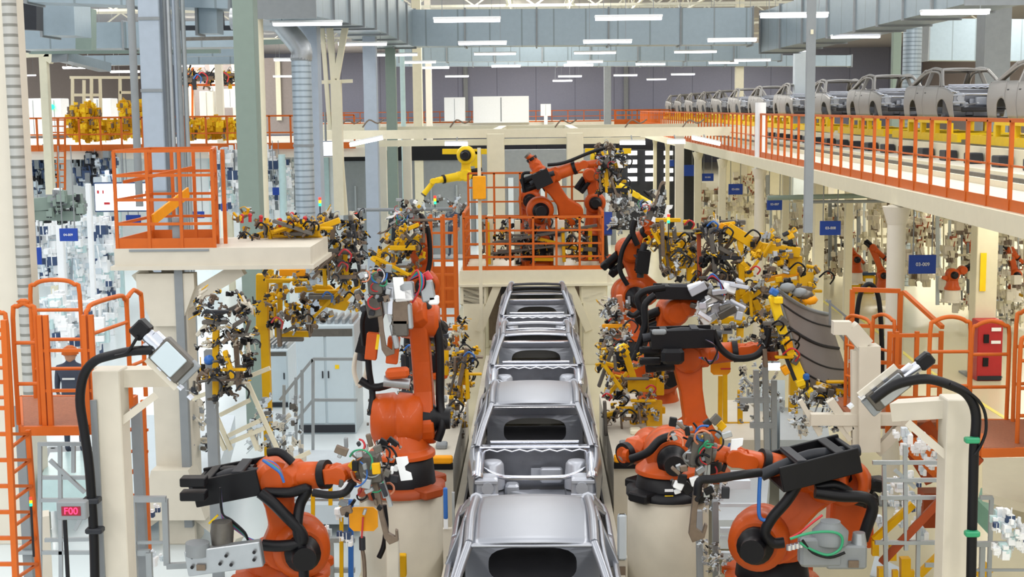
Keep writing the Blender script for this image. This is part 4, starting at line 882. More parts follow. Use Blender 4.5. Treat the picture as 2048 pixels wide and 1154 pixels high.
# R3 robot on right pedestal
b3 = Q(1336, 990, 16.5)
pedestal('round beige robot pedestal right of the nearest car body', b3, .49, b3.z)
robot('orange robot with black foot on the right round pedestal, arm folded down', b3 + Z * .02, Q(1340, 908, 16.6), Q(1300, 893, 17.4), Q(1262, 905, 17.2), Q(1252, 915, 17.2), n=(0, -1, 0), fm='black', S2=Q(1345, 905, 16.6),
      hose=[(.05, Q(1350, 870, 16.2), Q(1320, 880, 16.2), Q(1295, 905, 16.2), Q(1262, 918, 16.3))], s=1.1)
t = thing('warning_label', Q(1338, 996, 15.9), 'yellow and white warning label on the black robot foot', 'label')
t.location = Q(1338, 996, 16.06); ORG[t.name] = V(t.location)
MB().box(Q(1338, 998, 16.06), (.1, .012, .08)).build('yellow_sticker', 'byellow', t); MB().box(Q(1338, 981, 16.06), (.1, .012, .03)).build('white_sticker', 'white', t)
# R5 lower-right robot
YR5 = 14.4
b5 = V((Q(1560, 1154, YR5).x, YR5 + .5, 1.2))
pedestal('round beige robot pedestal below the lower right robot', b5, .5, 1.2)
robot('orange robot at the lower right with black cable tray reaching left', b5, Q(1520, 1075, YR5), Q(1655, 960, YR5 + .1), Q(1478, 915, YR5 - .1), Q(1430, 905, YR5 - .1), n=(-.3, -1, .05), S2=Q(1550, 1070, YR5), fm='orange', bm='black',
      tray=(Q(1700, 905, YR5 - .2), Q(1545, 945, YR5 - .3), .6, .26),
      hose=[(.055, Q(1600, 960, 13.9), Q(1575, 1000, 13.9), Q(1545, 1035, 13.9), Q(1530, 1065, 13.9), Q(1545, 1085, 13.9), Q(1568, 1085, 13.9)), (.06, Q(1630, 985, 13.9), Q(1680, 992, 13.9), Q(1730, 995, 13.9), Q(1745, 1015, 13.9), Q(1735, 1050, 13.9), Q(1725, 1080, 13.9)), (.045, Q(1520, 945, 13.9), Q(1480, 950, 13.8), Q(1430, 958, 13.8), Q(1400, 962, 13.8), Q(1395, 990, 13.8)), (.05, Q(1630, 975, 14), Q(1670, 970, 14), Q(1700, 985, 14))],
      tool=gun((-.1, 0, -1), (1, 0, .1), .95, 1.5, 6), s=1.12)
t = thing('ring_housing', Q(1690, 960, 14.7), 'orange ring gear housing behind the lower right cable tray', 'housing')
b = MB().lathe(Q(1700, 962, 14.6), V((-.5, -1, .15)), [(0, .2), (.03, .24), (.28, .24), (.3, .16), (.2, .15)], 28); b.build('ring', 'orange', t); MB().prism([(-.25, -.4), (.25, -.4), (.2, .45), (-.22, .5)], Q(1700, 1020, 14.9), X, Z, .3).build('side_arm', 'orange', t, .05)
MB().box(Q(1740, 968, 14.9), (.3, .16, .14), M4.Rotation(-.1, 3, 'Y'), .02).build('motor', 'black', t); MB().box(Q(1735, 1000, 14.9), (.22, .16, .14), M4.Rotation(-.1, 3, 'Y'), .02).build('motor', 'black', t)
t = thing('spot_gun', Q(1660, 1100, 13.5), 'grey spot welding gun body with green hose at the lower right', 'welding gun')
b = MB().box(Q(1640, 1100, 13.5), (.42, .2, .3), None, .03); b.box(Q(1690, 1110, 13.5), (.4, .18, .24), None, .02); b.build('body', 'mgrey', t)
MB().cyl(Q(1718, 1090, 13.5), Q(1718, 1065, 13.5), .08, .06, 16).build('cap_motor', 'steel', t); MB().lathe(Q(1660, 1085, 13.5), Z, [(0, .17), (.12, .18), (.2, .1), (.22, .1)], 18).build('transformer', 'mgrey', t)
MB().box(Q(1707, 1128, 13.39), (.1, .02, .07)).build('brass_plate', 'brown', t)
MB().tube(PP([(1580, 1078), (1620, 1066), (1665, 1064), (1684, 1075), (1680, 1098), (1655, 1110), (1620, 1098), (1600, 1085)], 13.3), .014, n=8).build('signal_cable', 'cgreen', t)
MB().tube(PP([(1580, 1076), (1600, 1065), (1625, 1045), (1645, 1030)], 13.35), .012, n=6).build('signal_cable', 'crimson', t)
MB().tube(PP([(1605, 1080), (1625, 1105), (1660, 1115), (1690, 1105)], 13.3), .014, n=6).build('signal_cable', 'black', t)
for k in range(4): MB().cyl(Q(1578 + k * 8, 1100 - k * 2, 13.35), Q(1578 + k * 8, 1090 - k * 2, 13.35), .03, n=10).build('fitting', 'chrome', t)
cable('hose', 'blue and black cable bundle hanging left of the lower right robot', PP([(1520, 955), (1518, 1000), (1520, 1035), (1540, 1040), (1560, 1025)], 13.9), .02, 'cblue')
# R4 right tall robot holding the roof panel
b4 = V((Q(1392, 960, 20).x, 20.2, 1.0))
pedestal('beige robot pedestal behind the right round pedestal', b4, .45, 1.0)
robot('orange robot right of the line holding the grey roof panel', b4, Q(1390, 880, 20), Q(1372, 712, 20), Q(1500, 700, 19.9), Q(1545, 690, 19.9), n=(0.1, -1, 0), s=1.15, S2=Q(1395, 880, 19.9), bm='black',
      tray=(Q(1300, 676, 19.6), Q(1425, 672, 19.6), .4, .26),
      hose=[(.05, Q(1425, 660, 19.5), Q(1440, 695, 19.5), Q(1470, 716, 19.5), Q(1510, 712, 19.5), Q(1530, 690, 19.5), Q(1537, 655, 19.5)), (.05, Q(1275, 700, 19.8), Q(1290, 650, 19.8), Q(1290, 610, 19.8), Q(1310, 590, 19.8))])
t = thing('motor_block', Q(1360, 715, 19.4), 'black motor block with coloured cable loops below the right upper tray', 'motor')
MB().box(Q(1345, 712, 19.3), (.32, .2, .22), None, .05).build('block', 'black', t)
for k in range(7): MB().tube(PP([(1410, 680), (1428 + k, 690 + k), (1436 - k, 715), (1420, 722 + k), (1398 + k * 2, 715)], 19.3 - k * .02), .013, n=6).build('signal_cable', ['cblue', 'crimson', 'cblue', 'black', 'cgreen', 'crimson', 'black'][k], t)
for k, y in enumerate((700, 722)): MB().box(Q(1300, y, 19.6), (.3, .14, .09), None, .02).build('connector_block', 'black' , t)
MB().box(Q(1318, 664, 19.4), (.2, .1, .07), None, .02).build('end_cap', 'mgrey', t)
# R4b
b4b = V((Q(1318, 800, 22.4).x, 22.6, 1.0))
pedestal('beige robot pedestal hidden behind the yellow gripper frame', b4b, .45, 1.0)
robot('orange robot with thick curved arm and silver gripper, right of the portal', b4b, Q(1318, 745, 22.4), Q(1345, 622, 22.3), Q(1400, 600, 22.2), Q(1425, 595, 22.2), n=(0.25, -1, 0), s=1.15, S2=Q(1300, 738, 22.3),
      tray=(Q(1308, 582, 22), Q(1412, 584, 22), .4, .2),
      hose=[(.055, Q(1330, 575, 21.8), Q(1290, 582, 21.8), Q(1275, 600, 21.8), Q(1290, 640, 21.8), Q(1285, 680, 21.8), Q(1268, 720, 21.8)), (.045, Q(1300, 600, 21.8), Q(1270, 630, 21.8), Q(1255, 625, 21.8))])
t = thing('robot_gripper', Q(1440, 605, 21.8), 'bright silver gripper head right of the curved orange arm', 'gripper')
for k in range(38):
    q = random.Random(k); MB().box(Q(q.uniform(1388, 1482), q.uniform(562, 636), 21.8 + q.uniform(-.2, .2)), (q.uniform(.08, .3), q.uniform(.06, .14), q.uniform(.05, .16)), M4.Rotation(q.uniform(-.6, .6), 3, 'Y') @ M4.Rotation(q.uniform(-.5, .5), 3, 'X'), .01).build('silver_block', ['inpale', 'white', 'inpale', 'chrome', 'dsteel'][k % 5], t)
for k in range(3): MB().tube([Q(1415, 560, 21.7), Q(1425, 548 + k * 4, 21.6), Q(1440, 565, 21.6), Q(1445 + k * 4, 590, 21.6)], .015, n=6).build('signal_cable', ['cblue', 'crimson', 'black'][k], t)
# R6 on the portal
b6 = V((Q(1078, 450, YP + 1.4).x, YP + 1.4, zt))
robot('orange robot on the portal platform with forearm raised to the right', b6, Q(1080, 420, YP + 1.3), Q(1092, 355, YP + 1.0), Q(1165, 330, YP + .9), Q(1200, 326, YP + .9), n=(0.05, -1, 0), s=1.25, S2=Q(1140, 425, YP + 1.2),
      tray=(Q(1068, 365, YP + .6), Q(1100, 350, YP + .6), .5, .4), hose=[(.045, Q(1095, 330, YP + .8), Q(1130, 325, YP + .8), Q(1180, 305, YP + .8), Q(1210, 296, YP + .8)), (.04, Q(1060, 345, YP + .8), Q(1045, 350, YP + .8), Q(1048, 385, YP + .8))], tool=gun((.3, 0, -1), (1, 0, 0), .9, 1.3, 8))
b6b = V((Q(1055, 420, 37.4).x, 37.4, zt))
robot('small orange robot folded behind the raised forearm on the portal', V((Q(1190, 440, 37.2).x, 37.2, zt)), Q(1190, 405, 37.2), Q(1180, 350, 37.2), Q(1195, 330, 37.2), Q(1215, 322, 37.2), n=(0, -1, 0), s=1.0, tool=gun((.3, 0, -1), (1, 0, 0), .6, 1.2, 9))
robot('orange robot with grey wrist at the left end of the portal', V((Q(1062, 430, 37.9).x, 37.9, zt)), Q(1060, 400, 37.9), Q(1080, 345, 37.9), Q(1066, 322, 37.9), Q(1056, 312, 37.9), n=(0, -1, 0), s=1.1)
# R7 / R8 mid-distance robots
b7 = V((Q(1272, 640, 28).x, 28.2, 1.0))
pedestal('beige robot pedestal of the middle right robot', b7, .45, 1.0)
robot('orange robot with black box on its arm, middle right beside the portal', b7, Q(1262, 590, 28), Q(1258, 500, 28), Q(1292, 470, 27.8), Q(1300, 440, 27.8), n=(0.2, -1, 0), s=1.25, S2=Q(1285, 580, 27.9),
      tray=(Q(1282, 545, 27.4), Q(1288, 500, 27.4), .36, .25), hose=[(.05, Q(1262, 470, 27.6), Q(1245, 500, 27.6), Q(1240, 540, 27.6), Q(1255, 570, 27.6)), (.06, Q(1270, 440, 27.6), Q(1265, 465, 27.6), Q(1275, 490, 27.6))], tool=gun((.3, 0, 1), (1, 0, 0), .6, 1.2, 11))
b8 = V((Q(842, 620, 28).x, 28.2, 1.0))
pedestal('beige robot pedestal of the middle left robot', b8, .45, 1.0)
robot('orange robot left of the ladder tower, partly behind the tall left robot', b8, Q(846, 570, 28), Q(840, 505, 28), Q(842, 455, 27.8), Q(832, 440, 27.8), n=(0.2, -1, 0), s=1.15, hose=[(.05, Q(842, 430, 27.6), Q(856, 460, 27.6), Q(860, 520, 27.6), Q(850, 560, 27.6))], tool=gun((-.6, 0, -.4), (-1, 0, 0), .7, 1.3, 12))
# yellow far robots
robot('yellow robot left of the portal hanging from a beam, reaching left', Q(932, 305, 41), Q(932, 310, 41), Q(932, 350, 41), Q(868, 362, 40.6), Q(848, 388, 40.6), n=(0, -1, 0), s=.95, M='byellow', carousel=False)
robot('yellow robot right of the portal reaching right and down', Q(1200, 310, 41), Q(1200, 315, 41), Q(1214, 362, 41), Q(1272, 390, 40.6), Q(1302, 408, 40.6), n=(0, -1, 0), s=1.0, M='byellow', carousel=False)
for i, (xa, xb, y, lb) in enumerate(((885, 975, 303, 'left'), (1170, 1262, 302, 'right'))):
    a = Q(xa, y, 43); b = Q(xb, y, 43); t = thing('yellow_beam', a, 'yellow lifting beam under the overhead frame, %s of the posts' % lb, 'beam'); MB().bar(a, b, .2, .16).build('beam', 'byellow', t); m_ = (a + b) / 2; MB().box(m_ + V((.4 - .8 * i, 0, -.3)), (.2, .2, .6)).build('hanger', 'byellow', t)
    MB().box(m_ + V((.1, 0, -.3)), (.4, .1, .3)).build('cross_plate', 'byellow', t)
# ---------------- clamp clusters (tooling frames) ----------------
PR = {}
def unit(pal, k):
    key = ('unit', pal, k)
    if key in PR: return PR[key]
    q = random.Random(pal + str(k)); cols = PALS[pal]; b = MB(); main = q.randrange(len(cols)); n = 7; p = V((0, 0, 0))
    def col(): b.cur = main if q.random() < .55 else q.randrange(len(cols))
    if pal in 'YDS':
        for i in range(n):                                      # pieces chained so that each touches the one before
            col(); ty = q.random(); ax = q.choice([X, -X, Z, -Z, Yv, V((.7, 0, .7)), V((-.7, 0, .7))]); L = q.uniform(.45, 1.0)
            if ty < .4: b.box(p + ax * L * .3, (q.uniform(.25, .7), q.uniform(.25, .45), q.uniform(.2, .6)), None, .05)
            elif ty < .65: b.cyl(p - ax * .1, p + ax * L, q.uniform(.1, .2), n=9)
            elif ty < .9: b.bar(p - ax * .1, p + ax * L, .18, .24, ch=.03)
            else: b.tube([p, p + ax * .3 + Z * .4 - Yv * .2, p + ax * .8 + Z * .2, p + ax * .9 - Z * .4], .055, n=6, smooth=4)
            p = p + ax * L * q.uniform(.3, .8)
            if p.length > .8: p = p * .4
    else:
        for i in range(5):
            col(); c = V((q.uniform(-.35, .35), q.uniform(-.3, .3), q.uniform(-.55, .55))); b.box(c, (q.uniform(.4, 1.0), q.uniform(.5, .9), q.uniform(.25, 1.1)), None, .03)
        col(); b.cyl((q.uniform(-.3, .3), -.45, -.9), (q.uniform(-.3, .3), -.45, .9), .07, n=8); col(); b.box((0, -.5, .1), (.35, .1, .25), None, .02)
    o = b.build('clamp_unit', cols); PR[key] = o.data; bpy.data.objects.remove(o); return PR[key]
PALS = {'Y': ['yellow', 'yellow', 'yellow', 'brown', 'dsteel', 'dsteel', 'steel', 'dgrey', 'yellow', 'black', 'brown'], 'D': ['brown', 'dsteel', 'dsteel', 'dgrey', 'black', 'steel', 'brown', 'yellow', 'dgrey', 'beige', 'brown'],
 'S': ['steel', 'dsteel', 'steel', 'black', 'bluewhite', 'mgrey', 'dgrey', 'beige'], 'B': ['ivory', 'ivory', 'ivory', 'brown', 'cream', 'cream', 'beige', 'beige', 'mgrey', 'cream', 'ivory', 'dorange', 'yellow', 'beige'], 'L': ['white', 'white', 'bluewhite', 'white', 'cabinet', 'white', 'bluewhite', 'white', 'tealglass', 'cabinet', 'dblue', 'white', 'white', 'white'],
 'M': ['yellow', 'byellow', 'yellow', 'byellow', 'oyellow', 'byellow', 'brown'], 'K': ['dblue', 'dgrey', 'bluewhite', 'black', 'mgrey', 'dblue'], 'G': ['greenc', 'dgrey', 'greenc', 'mgrey']}
PAL_Y, PAL_D, PAL_S, PAL_B, PAL_L = 'Y', 'D', 'S', 'B', 'L'
def cluster(name, label, Y, regs, n, seed, size=.13, pal=PAL_Y, bars=(), dy=.7, cat_='tooling', group=None, plates=(), foot=None):
    q = random.Random(seed); ctr = P(regs[0][0], regs[0][1], Y); x0 = min(r[0] for r in regs); 
    c = P(sum((r[0] + r[2]) / 2 for r in regs) / len(regs), max(r[3] for r in regs), Y)
    t = thing(name, c, label, cat_, group); org = ORG[t.name]
    for (x1, y1, x2, y2, wpx, m) in bars:
        wd = wpx * Y / 2800; MB().bar(P(x1, y1, Y + q.uniform(-.1, .1)), P(x2, y2, Y + q.uniform(-.1, .1)), wd, max(.08, wd * .7), up=Yv, ch=.01).build('frame_beam', m, t)
    for (poly, m, th) in plates:
        pts = [P(a, b_, Y - .1) for a, b_ in poly]; nn = len(pts); b = MB(); b.add(pts + [p + Yv * th for p in pts], [tuple(range(nn)), tuple(range(2 * nn - 1, nn - 1, -1))] + [(i, i + nn, (i + 1) % nn + nn, (i + 1) % nn) for i in range(nn)]); b.build('plate', m, t)
    n = min(n, 96); A = [(r[2] - r[0]) * (r[3] - r[1]) for r in regs]; al = 1.0 if pal in 'YD' else .25
    for i in range(n):
        z = q.uniform(0, sum(A)); k = 0
        while z > A[k] and k < len(A) - 1: z -= A[k]; k += 1
        r = regs[k]; pos = P(q.uniform(r[0], r[2]), q.uniform(r[1], r[3]), Y + q.uniform(-dy, dy))
        o = bpy.data.objects.new('clamp_unit' if pal in 'YDS' else 'machine_unit', unit(pal, q.randrange(8))); C.objects.link(o); o.parent = t; o.location = pos - org
        o.rotation_euler = (q.uniform(-.4, .4) * al, (q.choice([0, .8, 1.57, -.8, 3.14]) if pal in 'YDS' else q.choice([0, 3.14])) + q.uniform(-.3, .3) * al * (pal in 'YDS'), q.uniform(-.9, .9) * al); s = size * q.uniform(.55, 1.15); o.scale = (s, s, s)
    if pal in 'YD':                                             # long thin beams that carry the units
        r0 = [r for r in regs if (r[2] - r[0]) > 45]
        for i in range(12 if r0 else 0):
            r = q.choice(r0); xa, xb = sorted((q.uniform(r[0], r[2]), q.uniform(r[0], r[2]))); ya, yb = q.uniform(r[1], r[3]), q.uniform(r[1], r[3]); v = q.random()
            if v < .4: yb = ya; xb = xa + 50
            elif v < .7: xb = xa + 3; ya, yb = min(ya, yb) - 8, max(ya, yb) + 15
            yy = Y - dy * q.uniform(.2, .9); MB().bar(P(xa, ya, yy), P(xb, yb, yy), q.uniform(4, 9) * Y / 2800, .1, up=Yv, ch=.01).build('frame_beam', q.choice(['yellow', 'yellow', 'dsteel', 'brown'] if pal == 'Y' else ['dsteel', 'brown', 'dgrey', 'yellow']), t)
        for i in range(5):
            r = q.choice(regs); a = P(q.uniform(r[0], r[2]), q.uniform(r[1], r[3]), Y - dy); rr = q.uniform(7, 16) * Y / 2800
            MB().tube([a, a + V((rr, -.1, rr)), a + V((2 * rr, -.1, .2 * rr)), a + V((1.6 * rr, 0, -rr))], .006 + .0004 * Y, n=6, smooth=5).build('hose', q.choice(['black', 'black', 'dgrey', 'black', 'crimson', 'cblue', 'dgrey']), t)
    if foot:
        for fx in foot:
            p = P(fx, regs[0][3], Y); MB().box((p.x, Y, p.z / 2), (.14, .14, max(.1, p.z))).build('stand', 'yellow' if pal is PAL_Y else 'mgrey', t)
    return t
Yw = 'yellow'
cluster('clamp_station', 'small tooling left of the portal leg', 31, [(900, 630, 935, 740), (915, 700, 945, 760)], 50, 71, .14, PAL_D, [(905, 655, 935, 655, 10, 'oyellow'), (905, 668, 935, 668, 5, 'ivory')], .4)
cluster('clamp_station', 'small tooling right of the portal leg', 31, [(1205, 600, 1240, 720)], 50, 72, .14, PAL_D, [(1205, 655, 1262, 655, 10, 'oyellow'), (1205, 668, 1250, 668, 5, 'dsteel')], .4)
cluster('clamping_rig', 'yellow gripper frame with red-topped clamps lying over the left cream platform', 21.5, [(475, 428, 520, 490), (520, 440, 640, 480), (570, 425, 600, 450)], 55, 1, .12, PAL_Y,
        [(500, 478, 560, 458, 14, Yw), (555, 462, 640, 462, 22, Yw), (520, 482, 645, 478, 14, Yw), (600, 470, 680, 440, 12, Yw), (530, 490, 640, 492, 8, 'black')], .4)
for i, (x, y) in enumerate(((484, 432), (500, 430), (522, 434), (584, 428), (584, 436), (560, 440), (610, 436))):
    t = solo(MB().cyl(P(x, y + 14, 21.3), P(x, y, 21.3), .025).ball(P(x, y, 21.3), .035, 8), 'clamp_lever', 'crimson', 'small red clamp lever on the left yellow gripper frame, %s from the left' % ORD[i], 'lever')
cluster('clamping_rig', 'tall dense clamp frame in grey and yellow right of the left cream platform', 22.5, [(640, 430, 728, 560), (700, 440, 730, 520), (620, 500, 700, 560)], 95, 2, .15, PAL_D, [(650, 440, 700, 560, 10, Yw), (700, 430, 720, 540, 8, 'dsteel'), (640, 520, 725, 470, 9, 'dsteel')], .6)
cluster('clamping_rig', 'yellow clamp frame with broad yellow post below the left cream platform', 23.5, [(530, 545, 640, 660), (600, 560, 720, 650), (540, 620, 600, 680)], 95, 3, .15, PAL_Y,
        [(525, 548, 525, 668, 24, Yw), (560, 560, 560, 668, 10, Yw), (560, 545, 610, 545, 14, 'oyellow'), (640, 610, 700, 560, 9, Yw), (690, 600, 725, 560, 10, Yw), (560, 668, 620, 668, 12, Yw), (590, 580, 660, 575, 12, Yw)], .6,
        plates=[([(630, 570), (660, 572), (700, 608), (690, 622), (640, 612)], Yw, .1)], foot=(530,))
cluster('clamping_rig', 'dark clamp frame with yellow upright between the cream column and the grey cabinets', 18.6, [(385, 585, 520, 700), (430, 690, 505, 790), (390, 740, 470, 790)], 98, 4, .12, PAL_D,
        [(432, 660, 432, 790, 13, Yw), (415, 640, 500, 600, 8, 'dsteel'), (470, 660, 478, 780, 9, 'brown'), (500, 640, 480, 700, 6, 'dsteel'), (395, 670, 420, 640, 8, 'beige')], .6, foot=(420,))
t = solo(MB().ball(P(418, 720, 18.2), .07), 'knob', 'cblue', 'small round blue knob left of the yellow upright', 'knob')
cluster('clamping_rig', 'yellow diagonal gripper frame beside the person in orange helmet', 27.5, [(745, 480, 840, 560), (800, 440, 850, 500), (735, 500, 780, 560)], 80, 5, .15, PAL_Y,
        [(752, 520, 792, 488, 16, Yw), (790, 490, 838, 478, 15, Yw), (808, 462, 808, 480, 12, Yw), (760, 545, 800, 520, 8, 'oyellow')], .7)
cluster('clamp_station', 'small yellow and grey clamp station left of the second car body', 21.0, [(888, 690, 945, 790), (895, 780, 930, 870), (915, 700, 950, 740)], 75, 6, .11, PAL_Y, [(893, 695, 893, 750, 9, Yw), (928, 735, 928, 770, 8, 'oyellow'), (900, 860, 905, 790, 6, Yw)], .5)
cluster('clamp_station', 'yellow clamp station with lettered plate right of the second car body', 20.8, [(1195, 690, 1250, 800), (1240, 700, 1330, 830), (1205, 790, 1290, 870)], 98, 7, .12, PAL_Y,
        [(1245, 690, 1268, 760, 14, Yw), (1308, 800, 1308, 890, 32, Yw), (1255, 770, 1320, 770, 26, Yw), (1232, 820, 1330, 820, 14, Yw), (1230, 700, 1250, 690, 9, 'byellow'), (1320, 790, 1320, 740, 16, Yw), (1250, 860, 1295, 860, 10, 'oyellow'), (1215, 790, 1255, 745, 8, Yw)], .5)
cluster('clamping_rig', 'yellow gripper frame with broad yellow end post behind the middle right robot', 27.2, [(1318, 470, 1400, 560), (1300, 440, 1370, 500)], 85, 8, .16, PAL_Y,
        [(1383, 502, 1383, 560, 20, Yw), (1310, 470, 1372, 490, 14, Yw), (1330, 530, 1380, 530, 14, Yw), (1335, 480, 1340, 560, 8, Yw)], .6)
cluster('clamping_rig', 'large dark clamp wheel of a gripper frame at right of centre', 24.5, [(1392, 452, 1480, 580), (1410, 440, 1470, 470), (1430, 540, 1500, 600)], 98, 9, .16, PAL_D,
        [(1400, 460, 1480, 560, 8, 'dsteel'), (1480, 460, 1400, 560, 8, 'brown'), (1440, 445, 1445, 580, 9, 'dsteel'), (1397, 455, 1400, 560, 8, 'dorange')], .6)
cluster('clamping_rig', 'yellow gripper frame with long yellow arm reaching the right white columns', 24.0, [(1480, 470, 1600, 560), (1480, 560, 1600, 690), (1560, 540, 1640, 600)], 98, 10, .16, PAL_Y,
        [(1455, 455, 1520, 495, 22, Yw), (1500, 492, 1600, 505, 20, Yw), (1590, 512, 1590, 548, 26, Yw), (1611, 545, 1611, 600, 30, Yw), (1480, 480, 1485, 590, 12, Yw), (1485, 600, 1530, 570, 18, Yw), (1478, 610, 1480, 560, 16, Yw), (1530, 560, 1600, 545, 10, 'oyellow'), (1510, 600, 1530, 660, 12, Yw), (1480, 470, 1440, 450, 12, 'oyellow')], .7, foot=(1590,))
cluster('clamp_station', 'yellow machine frame with grey control box behind the cable tray', 23.2, [(1420, 640, 1500, 700), (1400, 610, 1440, 650)], 30, 11, .12, PAL_S,
        [(1410, 640, 1490, 640, 14, Yw), (1480, 640, 1480, 690, 14, Yw), (1450, 655, 1450, 860, 9, Yw), (1480, 780, 1480, 850, 10, Yw), (1455, 850, 1520, 850, 12, Yw)], .3, plates=[([(1427, 652), (1465, 652), (1465, 668), (1427, 668)], 'mgrey', .1)])
cluster('tool_changer', 'dark gripper coupling between the right forearm and the roof panel', 19.6, [(1520, 620, 1570, 720), (1535, 640, 1560, 700), (1600, 760, 1700, 810)], 70, 12, .1, PAL_D, [(1530, 650, 1550, 720, 10, 'dgrey'), (1530, 712, 1556, 712, 18, 'dorange')], .2)
cluster('back_tooling', 'mixed robot tooling seen through the portal cage', 35.6, [(965, 440, 1195, 525)], 96, 13, .17, 'D', [(980, 430, 980, 530, 12, 'ivory'), (1035, 440, 1035, 530, 12, 'ivory'), (1118, 440, 1118, 530, 22, 'cream'), (1180, 450, 1180, 520, 8, Yw)], .3)
cluster('back_tooling', 'cluttered robot tools left of the ladder tower', 40, [(770, 420, 850, 470), (850, 400, 930, 450)], 50, 14, .2, PAL_S, (), .6)
cluster('back_tooling', 'cluttered black and white robot tools right of the portal cage', 36, [(1215, 390, 1330, 450), (1230, 440, 1300, 470)], 60, 15, .2, PAL_S, [(1215, 425, 1215, 470, 18, 'blue')], .6)
cluster('back_tooling', 'black gripper at the end of the raised portal forearm', 36, [(1195, 295, 1245, 390)], 45, 16, .17, PAL_D, (), .3)
cluster('back_tooling', 'silver tooling under the orange curved arm', 23, [(1205, 600, 1260, 700)], 40, 17, .13, PAL_S, [(1238, 590, 1246, 680, 12, 'copper'), (1205, 652, 1260, 652, 8, 'oyellow'), (1205, 672, 1250, 672, 6, 'brown')], .3)
cluster('back_tooling', 'brown and steel tooling behind the tall left robot arm', 20, [(845, 650, 900, 700), (800, 690, 850, 790)], 50, 18, .1, PAL_D, (), .4)
cluster('back_tooling', 'hose tangle at the foot of the left round pedestal', 16.3, [(735, 880, 800, 940)], 14, 19, .06, PAL_S, (), .2)
cluster('back_tooling', 'tool clutter at the bottom edge left of the lower right robot', 15.2, [(1420, 1110, 1480, 1154), (1405, 1080, 1440, 1140)], 40, 20, .07, PAL_S, [(1398, 1020, 1400, 1160, 14, 'mgrey')], .3)
cluster('back_tooling', 'fittings beside the welding gun right of the right pedestal', 15.6, [(1410, 965, 1450, 1020)], 25, 21, .06, PAL_S, [(1430, 1000, 1432, 1160, 13, 'mgrey')], .2)

# grey roof panel held by yellow frame
YR4 = 19.8
t = thing('panel', P(1630, 690, YR4), 'grey curved car roof panel with dark ribs held upright at the right', 'car roof panel')
c4 = [(1553, 578), (1655, 628), (1712, 806), (1612, 775)]
def bil(u, v, dz=0): 
    a = P(*c4[0], YR4).lerp(P(*c4[1], YR4 + .5), u); b = P(*c4[3], YR4).lerp(P(*c4[2], YR4 + .5), u); p = a.lerp(b, v); return p + V((.0, -.1 * math.sin(math.pi * u) + dz, -.06 * math.sin(math.pi * u)))
MB().grid([[bil(u / 8, v / 14) for u in range(9)] for v in range(15)], True, .015).build('skin_sheet', 'panel', t)
for v in (.14, .38, .62, .82): MB().tube([bil(u / 6, v, -.02) for u in range(7)], .014 if v != .38 else .025, n=6, smooth=2).build('rib', 'cardark', t)
MB().tube([bil(u / 6, 0, -.01) for u in range(7)], .03, n=6, smooth=2).build('rim', 'mgrey', t); MB().tube([bil(0, v / 6, -.01) for v in range(7)], .02, n=6, smooth=2).build('rim', 'mgrey', t)
t = thing('clamping_rig', P(1590, 690, YR4), 'bright yellow long gripper bar with blue ends along the grey roof panel', 'gripper')
MB().bar(P(1545, 590, YR4 - .25), P(1572, 690, YR4 - .25), .13, .12, up=Yv, ch=.02).build('bar', 'byellow', t); MB().bar(P(1572, 690, YR4 - .25), P(1610, 775, YR4 - .25), .15, .12, up=Yv, ch=.02).build('bar', 'byellow', t)
MB().bar(P(1562, 690, YR4 - .3), P(1590, 760, YR4 - .3), .05, .05, up=Yv).build('side_bar', 'dgrey', t)
MB().box(P(1548, 584, YR4 - .3), (.12, .12, .1), M4.Rotation(.5, 3, 'Y'), .02).build('end_block', 'cblue', t); MB().box(P(1612, 754, YR4 - .3), (.09, .09, .1), None, .02).build('end_block', 'cblue', t)
for k, (x, y) in enumerate(((1556, 600), (1566, 640), (1578, 690), (1590, 720), (1600, 765), (1640, 800), (1570, 740), (1660, 785), (1620, 785), (1690, 800))): MB().box(P(x, y, YR4 - .35), (.12, .14, .09), M4.Rotation(k * .7, 3, 'Y'), .01).build('suction_clamp', ['byellow', 'dsteel', 'oyellow', 'dsteel'][k % 4], t)
for k, (x, y) in enumerate(((1575, 575), (1612, 590), (1620, 600), (1600, 585))): MB().ball(P(x, y, YR4 - .1), .09, 8, (1.3, 1, .8)).build('clamp', ['mgrey', 'dsteel', 'oyellow', 'mgrey'][k], t)
for k in range(5): MB().tube([P(1640 + 12 * k, 800, 19.5), P(1630 + 14 * k, 830, 19.4), P(1650 + 12 * k, 835, 19.4), P(1655 + 10 * k, 805, 19.5)], .012, n=6).build('hose', 'black' if k % 2 else 'steel', t)

